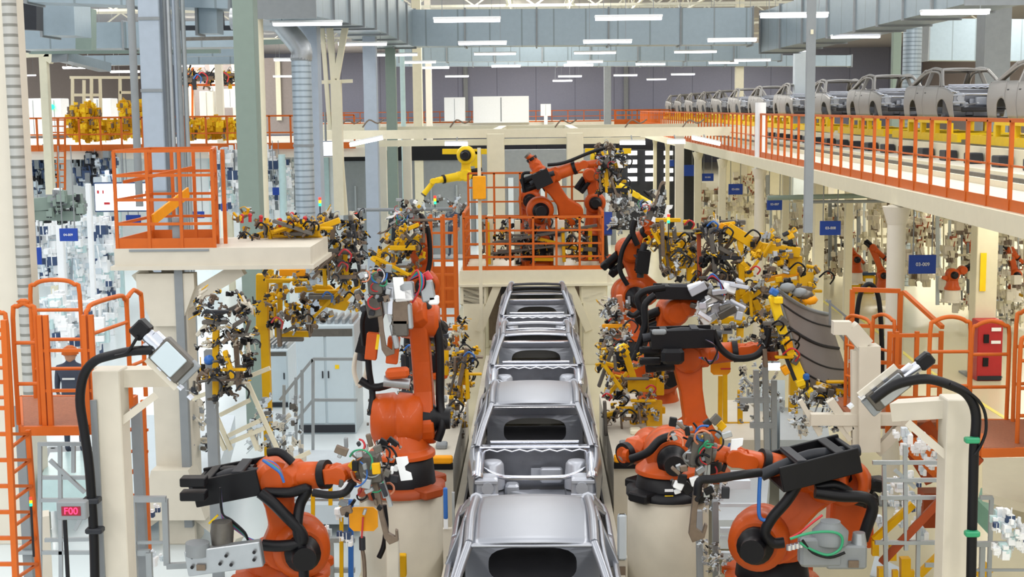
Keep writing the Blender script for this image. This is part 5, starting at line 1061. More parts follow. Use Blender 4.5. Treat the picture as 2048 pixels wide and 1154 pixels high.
# ---------------- cabinets ----------------
def cabinet(label, px0, px1, ptop, pbot, dpt, m='cabinet', doors=2, marks=True, name='control_cabinet', grid_top=True, lean=False):
    g = G((px0 + px1) / 2, pbot); Y = g.y; a = P(px0, pbot, Y); b = P(px1, pbot, Y); z = P((px0 + px1) / 2, ptop, Y).z; wd = b.x - a.x; cx_ = (a.x + b.x) / 2
    t = thing(name, (cx_, Y, 0), label, 'cabinet')
    MB().box((cx_, Y + dpt / 2, z / 2), (wd, dpt, z), None, .02).build('body', m, t)
    for k in range(doors):
        x = a.x + wd * (k + .5) / doors; o = MB().box((x, Y - .012, z * .5), (wd / doors - .04, .03, z * .8), None, .01).build('door', m, t)
        MB().box((x + wd / doors * .4 * (1 if k == 0 else -1), Y - .035, z * .55), (.025, .02, .14)).build('handle', 'dgrey', o)
    MB().box((cx_, Y - .01, z * .05), (wd * .96, .03, z * .07)).build('plinth', 'dgrey', t)
    if grid_top:
        b_ = MB(); n = 8
        for k in range(n): b_.box((a.x + wd * (k + .5) / n, Y + dpt / 2, z + .05), (wd / n * .5, dpt * .8, .1), None, .01)
        b_.build('cooling_fins', 'steel', t); MB().box((cx_, Y - .01, z * .93), (wd * .94, .03, z * .07)).build('louvre', 'dsteel', t)
    if marks: MB().box((cx_ + wd * .2, Y - .03, z * .62), (.08, .01, .08)).build('warning_mark', 'byellow', t)
    return t
cabinet('tall pale blue-grey control cabinet with finned top left of the tall robot', 597, 713, 650, 868, 1.2)
cabinet('lower pale grey cabinet left of the tall control cabinet', 505, 578, 700, 815, 1.6, 'cabinet', 1, False)
cabinet('second grey cabinet in front of the dark clamp frame', 530, 590, 690, 800, .9, 'bluewhite', 1, False)
t = cabinet('red steel cabinet with white markings on the right beige floor', 1953, 2003, 642, 762, .5, 'red', 0, False, 'steel_cabinet', False)
c = ORG[t.name]; 
for z, s_ in ((1.22, .14), (.92, .12)): MB().box(c + V((.12, -.03, z)), (.22, .01, s_ * .6)).build('white_marking', 'white', t)
for z in (1.0, .45): MB().box(c + V((-.1, -.02, z)), (.12, .03, .2)).build('latch_window', 'black', t)
for i, px in enumerate((1706, 1735, 1765)):
    g = G(px, 586); t = thing('waste_bin', g, 'yellow waste bin, %s of three by the ivory columns' % ['left one', 'dark-lidded middle one', 'right one'][i], 'bin', 'yellow waste bins by the right columns')
    w_ = 25 * g.y / 2800; b = MB().lathe(g, Z, [(0, w_ * .5), (.62, w_ * .56)], 4) if 0 else MB().box(g + Z * .32, (w_, w_, .64), None, .04); b.build('bin_body', 'yellow', t)
    MB().box(g + Z * .68, (w_ * 1.1, w_ * 1.1, .09), None, .03).build('lid', 'dblue' if i == 1 else 'yellow', t); MB().box(g + V((0, -w_ / 2 - .01, .42)), (w_ * .6, .02, .22)).build('label_sheet', 'white', t)
t = thing('dark_backdrop', (XC, 38.6, 0), 'brown block added as a dark backdrop behind the last car body under the portal', 'machine'); MB().box((XC, 39, 1.1), (2.6, .8, 2.2)).build('body', 'brown', t); MB().box((XC, 38.55, 1.2), (1.9, .1, 1.8)).build('opening', 'cardark', t)  # added block with a dark sheet, a backdrop for contrast under the portal

# ---------------- signs, screens ----------------
def sign(px0, py0, px1, py1, Y, txt, label, hang=None):
    a = P(px0, py0, Y); b = P(px1, py1, Y); c = (a + b) / 2; w_ = b.x - a.x; h_ = a.z - b.z
    t = thing('blue_sign', c, label, 'sign', 'blue aisle signs')
    MB().box(c, (w_, .05, h_), None, .005).build('board', 'blue', t)
    if txt: text(txt, c + V((0, -.035, 0)), h_ * .26, 'white', t)
    for s in (-.35, .35): MB().cyl(c + V((w_ * s, 0, h_ / 2)), V((c.x + w_ * s, c.y, 5.02 if c.x > 6 else c.z + h_ / 2 + 1.6)), .012, n=5).build('hanger', 'mgrey', t)
    return t
for a in ((1818, 510, 1871, 547, 26, '03-009', 'large blue hanging sign right of the tall white deck column'), (1640, 442, 1681, 470, 31, '03-008', 'blue hanging sign left of the slim right columns, second largest on the right'),
          (1534, 397, 1564, 420, 38, '03-007', 'blue hanging sign right of the white column at the frame, third on the right'), (1457, 368, 1485, 389, 44, '03-006', 'blue hanging sign above the yellow gripper, fourth on the right'),
          (1404, 347, 1427, 362, 50, '03-005', 'small blue hanging sign, fifth on the right'), (1364, 330, 1388, 352, 58, '', 'small blue hanging sign before the dark window wall, sixth on the right'), (1332, 320, 1348, 333, 66, '', 'smallest blue sign by the dark window wall'),
          (119, 457, 156, 482, 27, '04-009', 'large blue hanging sign left of the caged platform'), (71, 495, 84, 529, 33, '', 'narrow blue sign near the left edge column'), (385, 423, 409, 436, 38, '04-006', 'blue sign behind the orange cage right side'), (442, 407, 455, 422, 44, '', 'small blue sign left of the green-grey column'),
          (545, 375, 562, 390, 48, '', 'small blue sign right of the green-grey column'), (252, 430, 282, 448, 34, '', 'blue sign seen through the orange cage')):
    sign(*a)
def screen(label, px0, py0, px1, py1, Y, marks=(), name='display_screen'):
    a = P(px0, py0, Y); b = P(px1, py1, Y); c = (a + b) / 2; w_ = b.x - a.x; h_ = a.z - b.z
    t = thing(name, c, label, 'screen'); MB().box(c + Yv * .04, (w_ * 1.05, .08, h_ * 1.12), None, .01).build('bezel', 'dblue', t); MB().box(c - Yv * .015, (w_, .03, h_), None).build('panel', 'screen', t)
    for (x, y, ww, hh_, m) in marks: q = P(x, y, Y - .04); MB().box(q, (ww * Y / 2800, .01, hh_ * Y / 2800)).build('mark', m, t)
    MB().cyl(c + Z * h_ * .5, c + Z * (h_ * .5 + .8), .03, n=6).build('hanger', 'mgrey', t); return t
screen('large bright screen with pink marks behind the orange cage', 190, 368, 304, 420, 33, [(196, 384, 4, 7, 'crimson'), (206, 384, 3, 7, 'crimson'), (214, 407, 12, 5, 'crimson')])
screen('small white screen with green dot left of the overhead frame', 634, 284, 670, 311, 38, [(643, 301, 5, 6, 'gled')])
screen('small tilted white screen above the control desk, right', 1527, 726, 1560, 740, 20.5, [(1531, 727, 10, 4, 'gled')], 'monitor')
t = thing('led_counter', P(148, 1020, 12.4), 'grey counter box with red glowing digits beside the left gantry hose', 'display')
c = P(146, 1019, 12.4); MB().box(c, (.27, .1, .17), None, .01).build('housing', 'mgrey', t); MB().box(c + V((0, -.052, 0)), (.175, .01, .085)).build('display_panel', 'ledback', t)
text('F00', c + V((0, -.06, 0)), .09, 'led', t, name='digits'); MB().box(c + V((-.08, 0, -1.2)), (.03, .03, 2.2)).build('stand_post', 'black', t)
def stack(label, px, py, Y):
    c = P(px, py, Y); t = thing('signal_light', c, label, 'signal light'); r = .0014 * Y ** .9; hh_ = r * 2.1
    for k, m in enumerate(('gled', 'yled', 'rled')): MB().cyl(c + Z * (k * hh_), c + Z * (k * hh_ + hh_ * .92), r, n=10).build('lamp', m, t)
    MB().cyl(c - Z * .5, c, .012, n=6).build('stem', 'dgrey', t)
stack('three-colour signal light beside the left ladder', 62, 1012, 12.9); stack('three-colour signal light above the left robot cell', 640, 412, 26); stack('three-colour signal light beside the tall cabinet area', 712, 442, 24); stack('signal light near the persons behind', 870, 408, 40); stack('signal light left of the right work cell', 1337, 446, 26)

# ---------------- fences and floor-level frames ----------------
def pipes(name, label, Y, segs, m='fence', r=.022, cat_='fence'):
    s0 = segs[0]; t = thing(name, P(s0[0], s0[1], Y), label, cat_)
    for i_, sg in enumerate(segs):
        Ya = Y + (sg[4] if len(sg) > 4 else 0) + (i_ % 4) * .006 - .009; rr = sg[5] if len(sg) > 5 else r
        MB().bar(P(sg[0], sg[1], Ya), P(sg[2], sg[3], Ya), 2 * rr, up=Yv).build('rail' if abs(sg[1] - sg[3]) < abs(sg[0] - sg[2]) else 'post', m, t)
    return t
pipes('guard_fence', 'grey steel guard frame left of the left gantry post', 14.8, [(76, 888, 170, 888), (80, 888, 80, 1160), (120, 888, 122, 1160), (76, 955, 180, 955), (147, 890, 147, 945), (80, 1000, 175, 1000), (30, 1105, 190, 1105), (90, 1080, 180, 1078), (100, 920, 170, 985), (150, 1060, 180, 1000)], 'fence', .02)
pipes('guard_fence', 'grey guard fence between the left gantry post and the cream column', 14.5, [(240, 998, 332, 998), (266, 998, 270, 1160), (330, 998, 334, 1130), (240, 1105, 300, 1105), (298, 1105, 300, 1160), (334, 1132, 378, 1130), (245, 1085, 330, 1085, 0, .015)], 'fence', .03)
pipes('hand_rail', 'grey tubular hand rail in front of the tall control cabinet', 24, [(626, 718, 715, 718), (626, 718, 626, 900), (604, 740, 604, 890), (592, 755, 592, 890), (568, 770, 568, 900), (626, 718, 560, 800), (626, 800, 715, 800), (626, 800, 585, 850)], 'fence', .025, 'railing')
pipes('steel_steps', 'pale metal step frame lying between the dark clamp frame and the lower left tray', 19, [(385, 798, 540, 736), (415, 791, 462, 900), (492, 758, 560, 910), (457, 871, 520, 841), (462, 884, 530, 856), (430, 856, 450, 900), (440, 830, 500, 800), (500, 860, 515, 900), (585, 920, 620, 904)], 'ivory', .028, 'steps')
pipes('guard_fence', 'grey guard fence right of the lower left robot with yellow uprights', 16.5, [(620, 990, 700, 990), (640, 1080, 710, 1080), (662, 1080, 664, 1160), (640, 1140, 710, 1140), (580, 1000, 700, 1000, 0, .012)], 'fence', .028)
for k, (x, y0, y1, m) in enumerate(((626, 982, 1040, 'yellow'), (661, 950, 1010, 'yellow'), (683, 995, 1160, 'yellow'), (636, 1100, 1160, 'yellow'), (702, 1000, 1160, 'cblue'))):
    solo(MB().bar(P(x, y0, 16.3), P(x, y1, 16.3), .045 if m == 'yellow' else .06), 'upright_strip', m, '%s upright strip behind the yellow-orange sign, %s from the left' % ('yellow' if m == 'yellow' else 'blue', ORD[[0, 2, 3, 1, 4][k]]), 'strip')
pipes('guard_fence', 'grey guard fence in front of the lower right gantry', 14.2, [(1765, 960, 1890, 960), (1768, 930, 1772, 1160), (1810, 890, 1812, 1100), (1838, 990, 1835, 1160), (1760, 995, 1890, 995), (1750, 1085, 1880, 1085), (1875, 1085, 1873, 1160), (1745, 925, 1890, 925), (1960, 995, 1985, 995), (1983, 995, 1978, 1154), (1850, 1130, 1890, 1130), (1790, 940, 1830, 975)], 'fence', .02)
pipes('guard_fence', 'grey guard fence along the right bottom edge', 13.4, [(1950, 1088, 2035, 1088), (1965, 1088, 1963, 1160), (1945, 1140, 2048, 1140, 0, .012)], 'fence', .024)
pipes('guard_fence', 'tall grey fence posts right of the tall right robot', 20.5, [(1512, 740, 1515, 900), (1530, 730, 1534, 910), (1480, 800, 1540, 800), (1548, 760, 1548, 900), (1500, 850, 1545, 850)], 'fence', .04)
pipes('yellow_rail', 'yellow stair handrail at the lower right', 14.6, [(1748, 1080, 1826, 1008), (1750, 1080, 1750, 1110), (1838, 1150, 1888, 1100), (1785, 1085, 1785, 1120), (1810, 1115, 1810, 1160, 0, .05), (1765, 1135, 1765, 1160, 0, .05), (1790, 1140, 1790, 1160, 0, .03), (1955, 1154, 1980, 1132, 0, .05), (1822, 1140, 1822, 1160, 0, .03)], 'yellow', .035, 'railing')
pipes('support_frame', 'beige welded support frame with diagonals behind the right gantry', 17, [(1735, 690, 1735, 900, 0, .13), (1710, 700, 1712, 900, 0, .05), (1752, 905, 1815, 840, 0, .06), (1700, 655, 1730, 690, 0, .1), (1665, 655, 1700, 655, 0, .08), (1700, 860, 1660, 800, 0, .05), (1620, 838, 1800, 838, 0, .07), (1600, 800, 1640, 870, 0, .03), (1670, 840, 1700, 880, 0, .03)], 'beige', .04, 'frame')
pipes('guard_fence', 'low grey rail behind the lower right robot', 16, [(1440, 968, 1500, 968, 0, .05), (1440, 1010, 1520, 1010, 0, .02), (1440, 1060, 1520, 1060, 0, .03), (1440, 1075, 1500, 1078, 0, .02), (1438, 1110, 1520, 1112, 0, .04)], 'bluewhite', .03)
pipes('guard_fence', 'thin grey mesh fence on the right floor beside the orange stairs', 20, [(1660, 640, 1695, 690), (1652, 600, 1700, 640), (1660, 600, 1660, 650), (1690, 635, 1690, 700)], 'mgrey', .015)
for i, (px, py, Y, s_, lb) in enumerate(((727, 1038, 14.6, 1, 'yellow-orange octagonal sign plate with a red pointer in front of the left pedestal'), (1441, 733, 20.3, .85, 'yellow-orange octagonal sign plate beside the tall right robot arm'))):
    c = P(px, py, Y); h = .155 * s_ * (1 if i == 0 else 1.1); k = h * .3
    t = thing('sign_plate', c, lb, 'sign'); MB().prism([(-h, -h * .85 + k), (-h + k, -h * .85), (h - k, -h * .85), (h, -h * .85 + k), (h, h * .85 - k), (h - k, h * .85), (-h + k, h * .85), (-h, h * .85 - k)], c, X, Z, .02).build('plate', 'oyellow', t)
    if i == 0:
        MB().bar(c + V((.0, -.03, .03)), c + V((-.02, -.03, -.2)), .018).build('pointer', 'crimson', t); MB().cyl(c + V((-.02, 0, -.2)), c + V((-.02, 0, -.34)), .035, n=10).build('holder', 'dgrey', t)
        MB().tube([c + V((-.02, 0, -.34)), c + V((.0, 0, -.6)), c + V((-.02, 0, -1.6))], .022, n=8).build('pole', 'brown', t)
    else: MB().bar(c + V((0, -.03, -.03)), c + V((h, -.03, -.03)), .02).build('pointer', 'crimson', t); MB().bar(c - Z * h, c - Z * 2.4, .06).build('pole', 'yellow', t)
t = thing('sensor_post', P(788, 1154, 14.8), 'beige square post with black coupling in front of the left pedestal', 'post')
MB().box(P(786, 1120, 14.8), (.14, .1, .5), None, .01).build('post', 'beige', t); MB().box(P(804, 1130, 15.1), (.1, .1, .25), None, .01).build('yellow_block', 'yellow', t); MB().tube(PP([(768, 1010), (772, 1050), (768, 1090), (758, 1115)], 14.9), .03, n=8).build('hose', 'black', t)

# ---------------- low machines, left and right bottom ----------------
def slab(name, label, pts, z, h, m, cat_='machine', top=None):
    g = [G(a, b, z) for a, b in pts]; b = MB(); n = len(g); b.add(g + [p - Z * h for p in g], [tuple(range(n)), tuple(range(2 * n - 1, n - 1, -1))] + [(i, i + n, (i + 1) % n + n, (i + 1) % n) for i in range(n)]); b.f = [f[::-1] for f in b.f]
    t = thing(name, (sum(p.x for p in g) / n, sum(p.y for p in g) / n, z - h), label, cat_); b.build('body', m, t); return t
slab('machine_box', 'grey box cabinet under the left guard frame', [(75, 1035), (98, 1032), (98, 1020), (75, 1022)], 1.4, 1.4, 'beige')
slab('conveyor_table', 'pale green-blue glass topped conveyor left of the gantry', [(80, 960), (170, 950), (190, 900), (100, 905)], 1.0, .5, 'tealglass')
slab('conveyor_table', 'pale grey sheet cover behind the left gantry post', [(215, 1000), (330, 990), (320, 830), (240, 830)], .6, .3, 'cabinet')
slab('conveyor_table', 'long pale grey bench left of the lower left tray', [(360, 960), (430, 960), (470, 830), (380, 830)], .9, .5, 'bluewhite')
slab('floor_plate', 'pale grey floor plate behind the lower left robot', [(600, 1010), (720, 1010), (720, 900), (560, 900)], .5, .3, 'bluewhite')
slab('machine_box', 'white sloped machine cover at the right edge below the orange walkway', [(1965, 985), (2060, 1010), (2060, 915), (1965, 915)], 2.1, .1, 'ivory')
slab('machine_box', 'pale control box at the lower right edge', [(1985, 1060), (2060, 1060), (2060, 1010), (1985, 1010)], 1.7, 1.7, 'ivory')
slab('conveyor_table', 'mint green conveyor strip right of the gantry post', [(1955, 1000), (1985, 1030), (2000, 1010), (1962, 975)], 1.2, .3, 'mint')
slab('conveyor_table', 'grey roller table under the yellow handrail', [(1750, 1110), (1850, 1160), (1830, 1180), (1740, 1150)], 1.3, .6, 'cabinet')
slab('machine_box', 'pale grey machine bench right of the right pedestal', [(1430, 1040), (1530, 1040), (1540, 940), (1440, 940)], .9, .4, 'bluewhite')
slab('machine_box', 'cream machine base between the right robots', [(1440, 880), (1530, 880), (1530, 800), (1440, 800)], 1.1, 1.1, 'cream')
slab('machine_box', 'white machine block left of the support frame', [(1560, 880), (1660, 880), (1650, 815), (1560, 815)], 1.1, 1.1, 'bluewhite')
slab('machine_box', 'pale control desk under the tilted monitor', [(1520, 800), (1570, 800), (1570, 760), (1520, 760)], 1.3, 1.3, 'cabinet')
slab('machine_box', 'orange tool box behind the support frame', [(1684, 750), (1705, 750), (1705, 735), (1684, 735)], 1.0, .6, 'dorange')
cluster('bench_tooling', 'assorted grey equipment on the bench behind the step frame', 21, [(505, 810, 600, 900), (370, 800, 430, 900)], 60, 30, .16, PAL_S, (), .8)
cluster('bench_tooling', 'assorted grey equipment behind the lower left fence', 15.8, [(235, 1010, 330, 1150), (640, 1010, 700, 1080)], 26, 31, .09, PAL_L, (), .4)
cluster('bench_tooling', 'equipment pieces behind the lower right fence', 16, [(1790, 870, 1880, 960), (1760, 960, 1850, 1080)], 40, 32, .09, PAL_L, (), .5)
cluster('bench_tooling', 'small machine parts on the white block by the support frame', 19.2, [(1560, 790, 1680, 870), (1700, 720, 1740, 760)], 50, 33, .1, PAL_S, (), .5)
cluster('bench_tooling', 'green-lit control parts at the right bottom edge', 12.8, [(1990, 1020, 2048, 1110)], 26, 34, .08, PAL_L, (), .2)
cluster('bench_tooling', 'grey equipment by the tall fence posts', 21.5, [(1480, 730, 1560, 850)], 50, 35, .12, PAL_S, (), .5)
cluster('bench_tooling', 'parts on the right machine table', 23, [(1215, 640, 1250, 700), (1210, 870, 1290, 890)], 20, 36, .1, PAL_Y, (), .4)

# ---------------- background work cells ----------------
def cell(i, side, label, px0, px1, pt, pb, Y, n, pal, size, m='ivory'):
    q = random.Random(i * 7 + 3); bars = []
    k = max(2, int((px1 - px0) / 11))
    for j in range(k + 1): x = px0 + (px1 - px0) * j / k; bars.append((x, pt, x, pb, q.choice([2, 3, 5, 7]), q.choice([m, m, 'mgrey', 'bluewhite'])))
    for y in (pt + 4, (pt + pb) / 2, pb - 6): bars.append((px0, y, px1, y, q.choice([2, 3, 5]), m))
    return cluster('work_cell', label, Y, [(px0, pt, px1, pb)], n, 100 + i, size, pal, bars, 1.5, 'work cell')
CL = [(1530, 1600, 400, 540, 48, 'orange and cream work cell between the first right columns'), (1600, 1665, 410, 560, 52, 'cream work cell behind the second largest right sign'), (1660, 1740, 400, 545, 50, 'brown and orange work cell above the waste bins'), (1740, 1800, 400, 545, 47, 'work cell behind the tall white deck column'),
      (1800, 1880, 400, 560, 44, 'dark work cell behind the largest right sign'), (1875, 1960, 410, 610, 41, 'steel and cream work cell left of the ivory column'), (1990, 2048, 440, 640, 40, 'work cell at the right edge above the red cabinet'), (1400, 1470, 380, 450, 56, 'distant work cell above the dark clamp wheel'), (1470, 1535, 350, 430, 58, 'distant work cell behind the white deck column at the frame')]
for i, (a, b, c, d, Y, lb) in enumerate(CL): cell(i, 1, lb, a, b, c, d, Y, 60, PAL_B, .24)
CL2 = [(55, 120, 440, 560, 40, 'white and blue work cell beside the left edge column'), (120, 190, 430, 600, 44, 'bright white work cell behind the large left sign'), (190, 230, 440, 640, 38, 'white work cell left of the cream platform brace'), (60, 200, 600, 700, 30, 'bright low machine row above the person in helmet'), (430, 480, 300, 420, 46, 'white work cell left of the green-grey column'), (530, 590, 300, 420, 50, 'work cell seen left of the spiral duct'), (50, 110, 300, 380, 52, 'dark machinery under the left upper floor end'), (150, 230, 300, 370, 50, 'blue machinery above the large screen')]
for i, (a, b, c, d, Y, lb) in enumerate(CL2): cell(20 + i, -1, lb, a, b, c, d, Y, 60, PAL_L if i < 6 else 'K', .3, 'white')
# far orange robots
OR = [(1712, 528, 1700, 500, 1722, 520, 44), (1765, 560, 1745, 495, 1780, 525, 43), (1905, 560, 1925, 540, 1890, 555, 38), (1945, 520, 1935, 480, 1950, 500, 42), (2030, 560, 2020, 500, 2040, 520, 40), (1585, 480, 1590, 450, 1575, 462, 52)]
for i, (bx, by, ex, ey, wx, wy, Y) in enumerate(OR):
    B_ = P(bx, by, Y); B_ = V((B_.x, Y, max(.3, B_.z - .6)))
    robot('distant orange robot in the right work cells, %s from the left' % ORD[[1, 2, 3, 4, 5, 0][i]], B_, B_ + Z * .75, P(ex, ey, Y), P(wx, wy, Y), P(wx + 6, wy + 6, Y), n=(0, -1, 0), s=.6, bm='cream', fm='cream')
# left steel blue columns / racks
for i, (px, w_, Y, m) in enumerate(((112, 14, 34, 'white'), (173, 10, 36, 'white'), (207, 10, 40, 'white'), (232, 9, 46, 'tealglass'), (455, 12, 50, 'ivory'))):
    p = P(px, 300, Y); column('slim_column', V((p.x, Y, 0)), w_ * Y / 2800, 4.6, m, 'slim pale column under the left upper floor, %s from the left' % ORD[i], cap=False)
# worker cells: tractor-like green machine at left
t = cluster('green_machine', 'pale green machine body beside the left edge column', 30, [(55, 390, 170, 440)], 26, 60, .2, 'G', [(60, 410, 165, 400, 26, 'greenc'), (70, 430, 160, 432, 20, 'greenc')], .4)

# ---------------- upper left floor: yellow machines ----------------
cluster('yellow_machines', 'yellow assembly machine on the left upper floor, left part', 51, [(135, 235, 200, 275), (140, 210, 200, 235)], 80, 61, .2, 'M', [(130, 262, 205, 258, 12, Yw), (140, 250, 205, 246, 8, 'byellow'), (135, 240, 205, 238, 5, Yw), (150, 222, 200, 220, 5, 'byellow'), (160, 215, 160, 270, 5, Yw), (185, 210, 185, 270, 5, 'byellow')], 1.0)
cluster('yellow_machines', 'yellow assembly machine on the left upper floor, middle part', 51, [(200, 240, 292, 275), (240, 205, 292, 240)], 90, 62, .2, 'M', [(200, 256, 295, 252, 12, Yw), (210, 268, 290, 266, 8, 'oyellow'), (205, 242, 292, 240, 5, 'byellow'), (250, 222, 292, 220, 5, Yw), (230, 235, 230, 270, 5, Yw), (270, 205, 270, 270, 6, 'byellow')], 1.0)
cluster('yellow_machines', 'yellow assembly machine on the left upper floor right of the panelled column', 51, [(365, 240, 475, 275)], 90, 63, .2, 'M', [(362, 262, 478, 258, 14, Yw), (362, 244, 478, 244, 9, 'byellow'), (390, 240, 390, 272, 5, Yw), (420, 238, 420, 272, 5, 'byellow'), (450, 240, 450, 272, 5, Yw), (362, 270, 478, 268, 6, Yw)], 1.0)
pipes('open_frame', 'cream open steel frame around the left yellow machines', 53, [(145, 155, 145, 275), (168, 160, 168, 230), (200, 155, 202, 240), (240, 155, 240, 275), (273, 155, 273, 240), (140, 155, 280, 155), (145, 190, 200, 190), (240, 185, 275, 185), (183, 155, 183, 230)], 'ivory', .05, 'frame')
cluster('stored_bodies', 'dark stored car parts on an orange rack at the far upper left', 70, [(365, 148, 470, 165)], 40, 64, .35, 'D', [(360, 170, 475, 170, 4, 'rail'), (385, 135, 385, 240, 4, 'rail'), (360, 148, 475, 148, 3, 'rail')], 1.2)
for i, (x0_, y0_, x1_, y1_, Y, m, lb) in enumerate(((46, 197, 88, 272, 60, 'white', 'white cabinet block on the left upper floor, leftmost'), (92, 197, 126, 270, 60, 'white', 'white cabinet block on the left upper floor with green lamp'), (166, 197, 224, 240, 62, 'white', 'white cabinet behind the cream open frame'), (398, 182, 428, 235, 75, 'cream', 'cream cabinet on the far left upper floor'), (444, 178, 476, 215, 75, 'glowy', 'bright lit doorway panel on the far left upper floor'),
        (888, 195, 930, 242, 136, 'white', 'white cabinet at the far wall, left of the largest one'), (946, 193, 1058, 245, 137, 'white', 'largest white cabinet at the far wall'), (1081, 208, 1102, 232, 136, 'white', 'small white box on a post at the far wall'), (155, 305, 215, 345, 52, 'white', 'white machine hood above the blue machinery'), (1862, 95, 1925, 118, 70, 'white', 'round white tank top behind the upper car bodies'))):
    if m == 'glowy': m = 'white'
    a = P(x0_, y0_, Y); b = P(x1_, y1_, Y); t = thing('wall_cabinet', ((a.x + b.x) / 2, Y, b.z), lb, 'cabinet')
    MB().box(((a.x + b.x) / 2, Y + .5, (a.z + b.z) / 2), (b.x - a.x, 1.0, a.z - b.z), None, .03).build('body', m, t)
    MB().box(((a.x + b.x) / 2, Y - .01, (a.z + b.z) / 2), ((b.x - a.x) * .02, .02, (a.z - b.z) * .9)).build('door_gap', 'mgrey', t)
    if i == 1: MB().ball(P(64 + 40, 214, Y - .1), .12, 8).build('lamp', 'gled', t)
    if i == 7: MB().box(((a.x + b.x) / 2, Y, b.z - .4), (.35, .2, .8)).build('post', 'white', t)
# brown wall band under the left upper roof
# ---------------- far lower hall ----------------
t = thing('partition_wall', P(800, 440, 62), 'light grey partition wall with dark top band left of the portal', 'partition')
a = P(685, 322, 62); b = P(940, 440, 62); MB().box(((a.x + b.x) / 2, 62, a.z / 2), (b.x - a.x, .3, a.z)).build('wall_sheet', 'mgrey', t); MB().box(((a.x + b.x) / 2, 61.9, a.z + .35), (b.x - a.x, .3, .7)).build('top_band', 'black', t)
for k in range(5): MB().box((a.x + (k + .5) * (b.x - a.x) / 5, 61.8, 1.6), (.08, .05, 3.0)).build('joint', 'fence', t)
t = thing('window_block', P(1310, 400, 74), 'dark wall block with rows of bright white windows right of the portal', 'wall block')
a = P(1232, 300, 74); b = P(1392, 420, 74); MB().box(((a.x + b.x) / 2, 74, a.z / 2), (b.x - a.x, .4, a.z)).build('dark_wall', 'dgrey', t)
for x in (1265, 1300, 1337):
    for y in (306, 324, 341, 358): c = P(x, y, 73.7); MB().box(c, (.48, .05, .22)).build('lit_window', 'screen', t)
t = thing('partition_wall', P(1100, 440, 66), 'cream partition seen through the portal posts', 'partition')
a = P(940, 300, 66); b = P(1232, 420, 66); MB().box(((a.x + b.x) / 2, 66, a.z / 2), (b.x - a.x, .3, a.z)).build('wall_sheet', 'mgrey', t)
for k in range(9): MB().box((a.x + (k + .5) * (b.x - a.x) / 9, 65.8, 1.6), (.25, .1, 3.2)).build('post', 'beige' if k % 2 else 'bluewhite', t)
t = thing('partition_wall', P(550, 400, 70), 'dark backdrop machinery wall behind the spiral duct', 'partition')
a = P(520, 300, 70); b = P(690, 420, 70); MB().box(((a.x + b.x) / 2, 70, a.z / 2), (b.x - a.x, .3, a.z)).build('wall_sheet', 'dgrey', t)
for k in range(6): MB().box((a.x + (k + .5) * (b.x - a.x) / 6, 69.8, a.z * .4), (.35, .1, a.z * .8)).build('rack_post', 'cabinet' if k % 2 else 'ivory', t)
t = thing('partition_wall', (27, 66, 0), 'long cream enclosure wall under the right upper deck', 'partition')
MB().box((24, 68, 2.3), (30, .3, 4.6)).build('wall_sheet', 'ivory', t)
for k in range(14): MB().box((10 + k * 2.1, 67.8, 2.3), (.3, .1, 4.6)).build('post', ['beige', 'mgrey', 'cream'][k % 3], t)
t = thing('partition_wall', (-24, 62, 0), 'long white bright enclosure wall under the left upper floor', 'partition')
MB().box((-21, 64, 2.2), (26, .3, 4.4)).build('wall_sheet', 'white', t)
for k in range(10): MB().box((-33 + k * 2.6, 63.8, 2.2), (.3, .1, 4.4)).build('post', ['bluewhite', 'tealglass'][k % 2], t)
# floor lines
for i, (pts, lb) in enumerate(([[(1600, 570), (1700, 640)], 'upper'], [[(1700, 620), (1850, 740)], 'middle'], [[(1840, 730), (2048, 860)], 'lower'])):
    a = G(*pts[0]); b = G(*pts[1]); t = solo(MB().bar(a + Z * .004, b + Z * .004, .1, .006), 'floor_line', 'floorline', 'yellow painted line on the right beige floor, %s stretch' % lb, 'floor marking')
a = P(1600, 392, 33); b = P(1790, 388, 33)
t = thing('service_pipe', a, 'pale green horizontal pipe pair under the right deck', 'pipe')
MB().cyl(P(1535, 396, 33), P(1790, 390, 33), .06, n=10).build('pipe', 'greenc', t); MB().cyl(P(1610, 404, 33), P(1790, 402, 33), .04, n=10).build('pipe', 'mgrey', t)
t = thing('service_pipe', P(680, 420, 40), 'thin horizontal steel rail left of the persons', 'pipe'); MB().cyl(P(715, 420, 40), P(905, 418, 40), .05, n=8).build('pipe', 'mgrey', t)

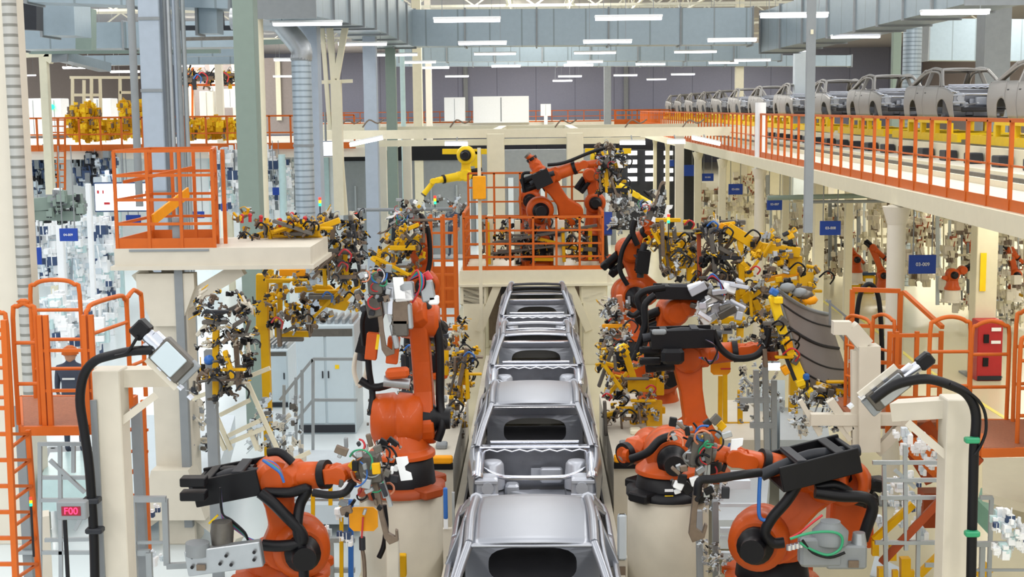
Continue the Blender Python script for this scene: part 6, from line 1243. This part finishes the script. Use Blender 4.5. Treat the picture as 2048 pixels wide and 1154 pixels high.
# ---------------- upper left details ----------------
t = thing('partition_wall', (P(470, 180, 100).x, 100, DK), 'brown panelled wall behind the stored parts at the upper left', 'partition')
a = P(360, 118, 100); b = P(625, 240, 100); MB().box(((a.x + b.x) / 2, 100, (a.z + b.z) / 2 - .5), (b.x - a.x, .3, a.z - b.z + 1)).build('wall_sheet', 'brick', t)
for k in range(6): MB().box((a.x + (k + .5) * (b.x - a.x) / 6, 99.8, (a.z + b.z) / 2), (.35, .2, a.z - b.z)).build('post', 'cream' if k % 2 else 'ivory', t)
for i, (xa, ya, xb, yb, Y, w_, m, lb) in enumerate(((60, 100, 440, 98, 44, .25, 'greenc', 'green-grey beam below the top left duct'), (60, 8, 60, 60, 36, .5, 'dgrey', 'dark vertical box at the top left corner'), (172, 18, 172, 100, 40, .45, 'greenc', 'green-grey vertical box left of the grey hanging pole'),
    (360, 56, 470, 56, 36, .12, 'dgrey', 'dark horizontal rail right of the pipe bundle'), (365, 0, 365, 56, 36, .1, 'dgrey', 'dark vertical hanger right of the pipe bundle'), (440, 0, 445, 60, 36, .12, 'dgrey', 'dark vertical hanger left of the green-grey column'), (70, 82, 470, 80, 43, .1, 'mgrey', 'thin grey pipe along the top left duct'),
    (360, 105, 480, 103, 48, .3, 'duct', 'teal grey duct rail left of the green-grey column'), (370, 78, 475, 76, 40, .1, 'dsteel', 'thin dark rail above the short fluorescent light'), (520, 85, 600, 82, 36, .12, 'greenc', 'green-grey rail left of the spiral duct elbow'), (45, 106, 100, 104, 46, .3, 'ivory', 'cream roof beam above the ivory column at the left'), (95, 122, 105, 108, 46, .3, 'ivory', 'cream bracket of the roof beam at the left'))):
    t = thing('roof_beam', P(xa, ya, Y), lb, 'beam'); MB().bar(P(xa, ya, Y), P(xb, yb, Y), w_, w_, up=Yv).build('beam', m, t)
c = P(404, 28, 35.8); t = thing('panel_light', c, 'bright square lamp box hanging at the upper left', 'light'); MB().box(c, (.28, .08, .55)).build('panel', 'screen', t); MB().box(c + Yv * .08, (.36, .08, .62)).build('frame', 'dgrey', t); MB().cyl(c + Z * .3, c + Z * 3, .015, n=5).build('hanger', 'dgrey', t)
t = thing('ladder', P(110, 290, 47), 'orange caged ladder climbing to the left upper floor', 'ladder')
for px in (102, 116, 130): MB().bar(P(px, 236, 47), P(px, 385, 47), .06).build('stile', 'rail', t)
for k in range(12): MB().bar(P(102, 240 + k * 12.5, 47), P(130, 240 + k * 12.5, 47), .04).build('rung', 'rail', t)
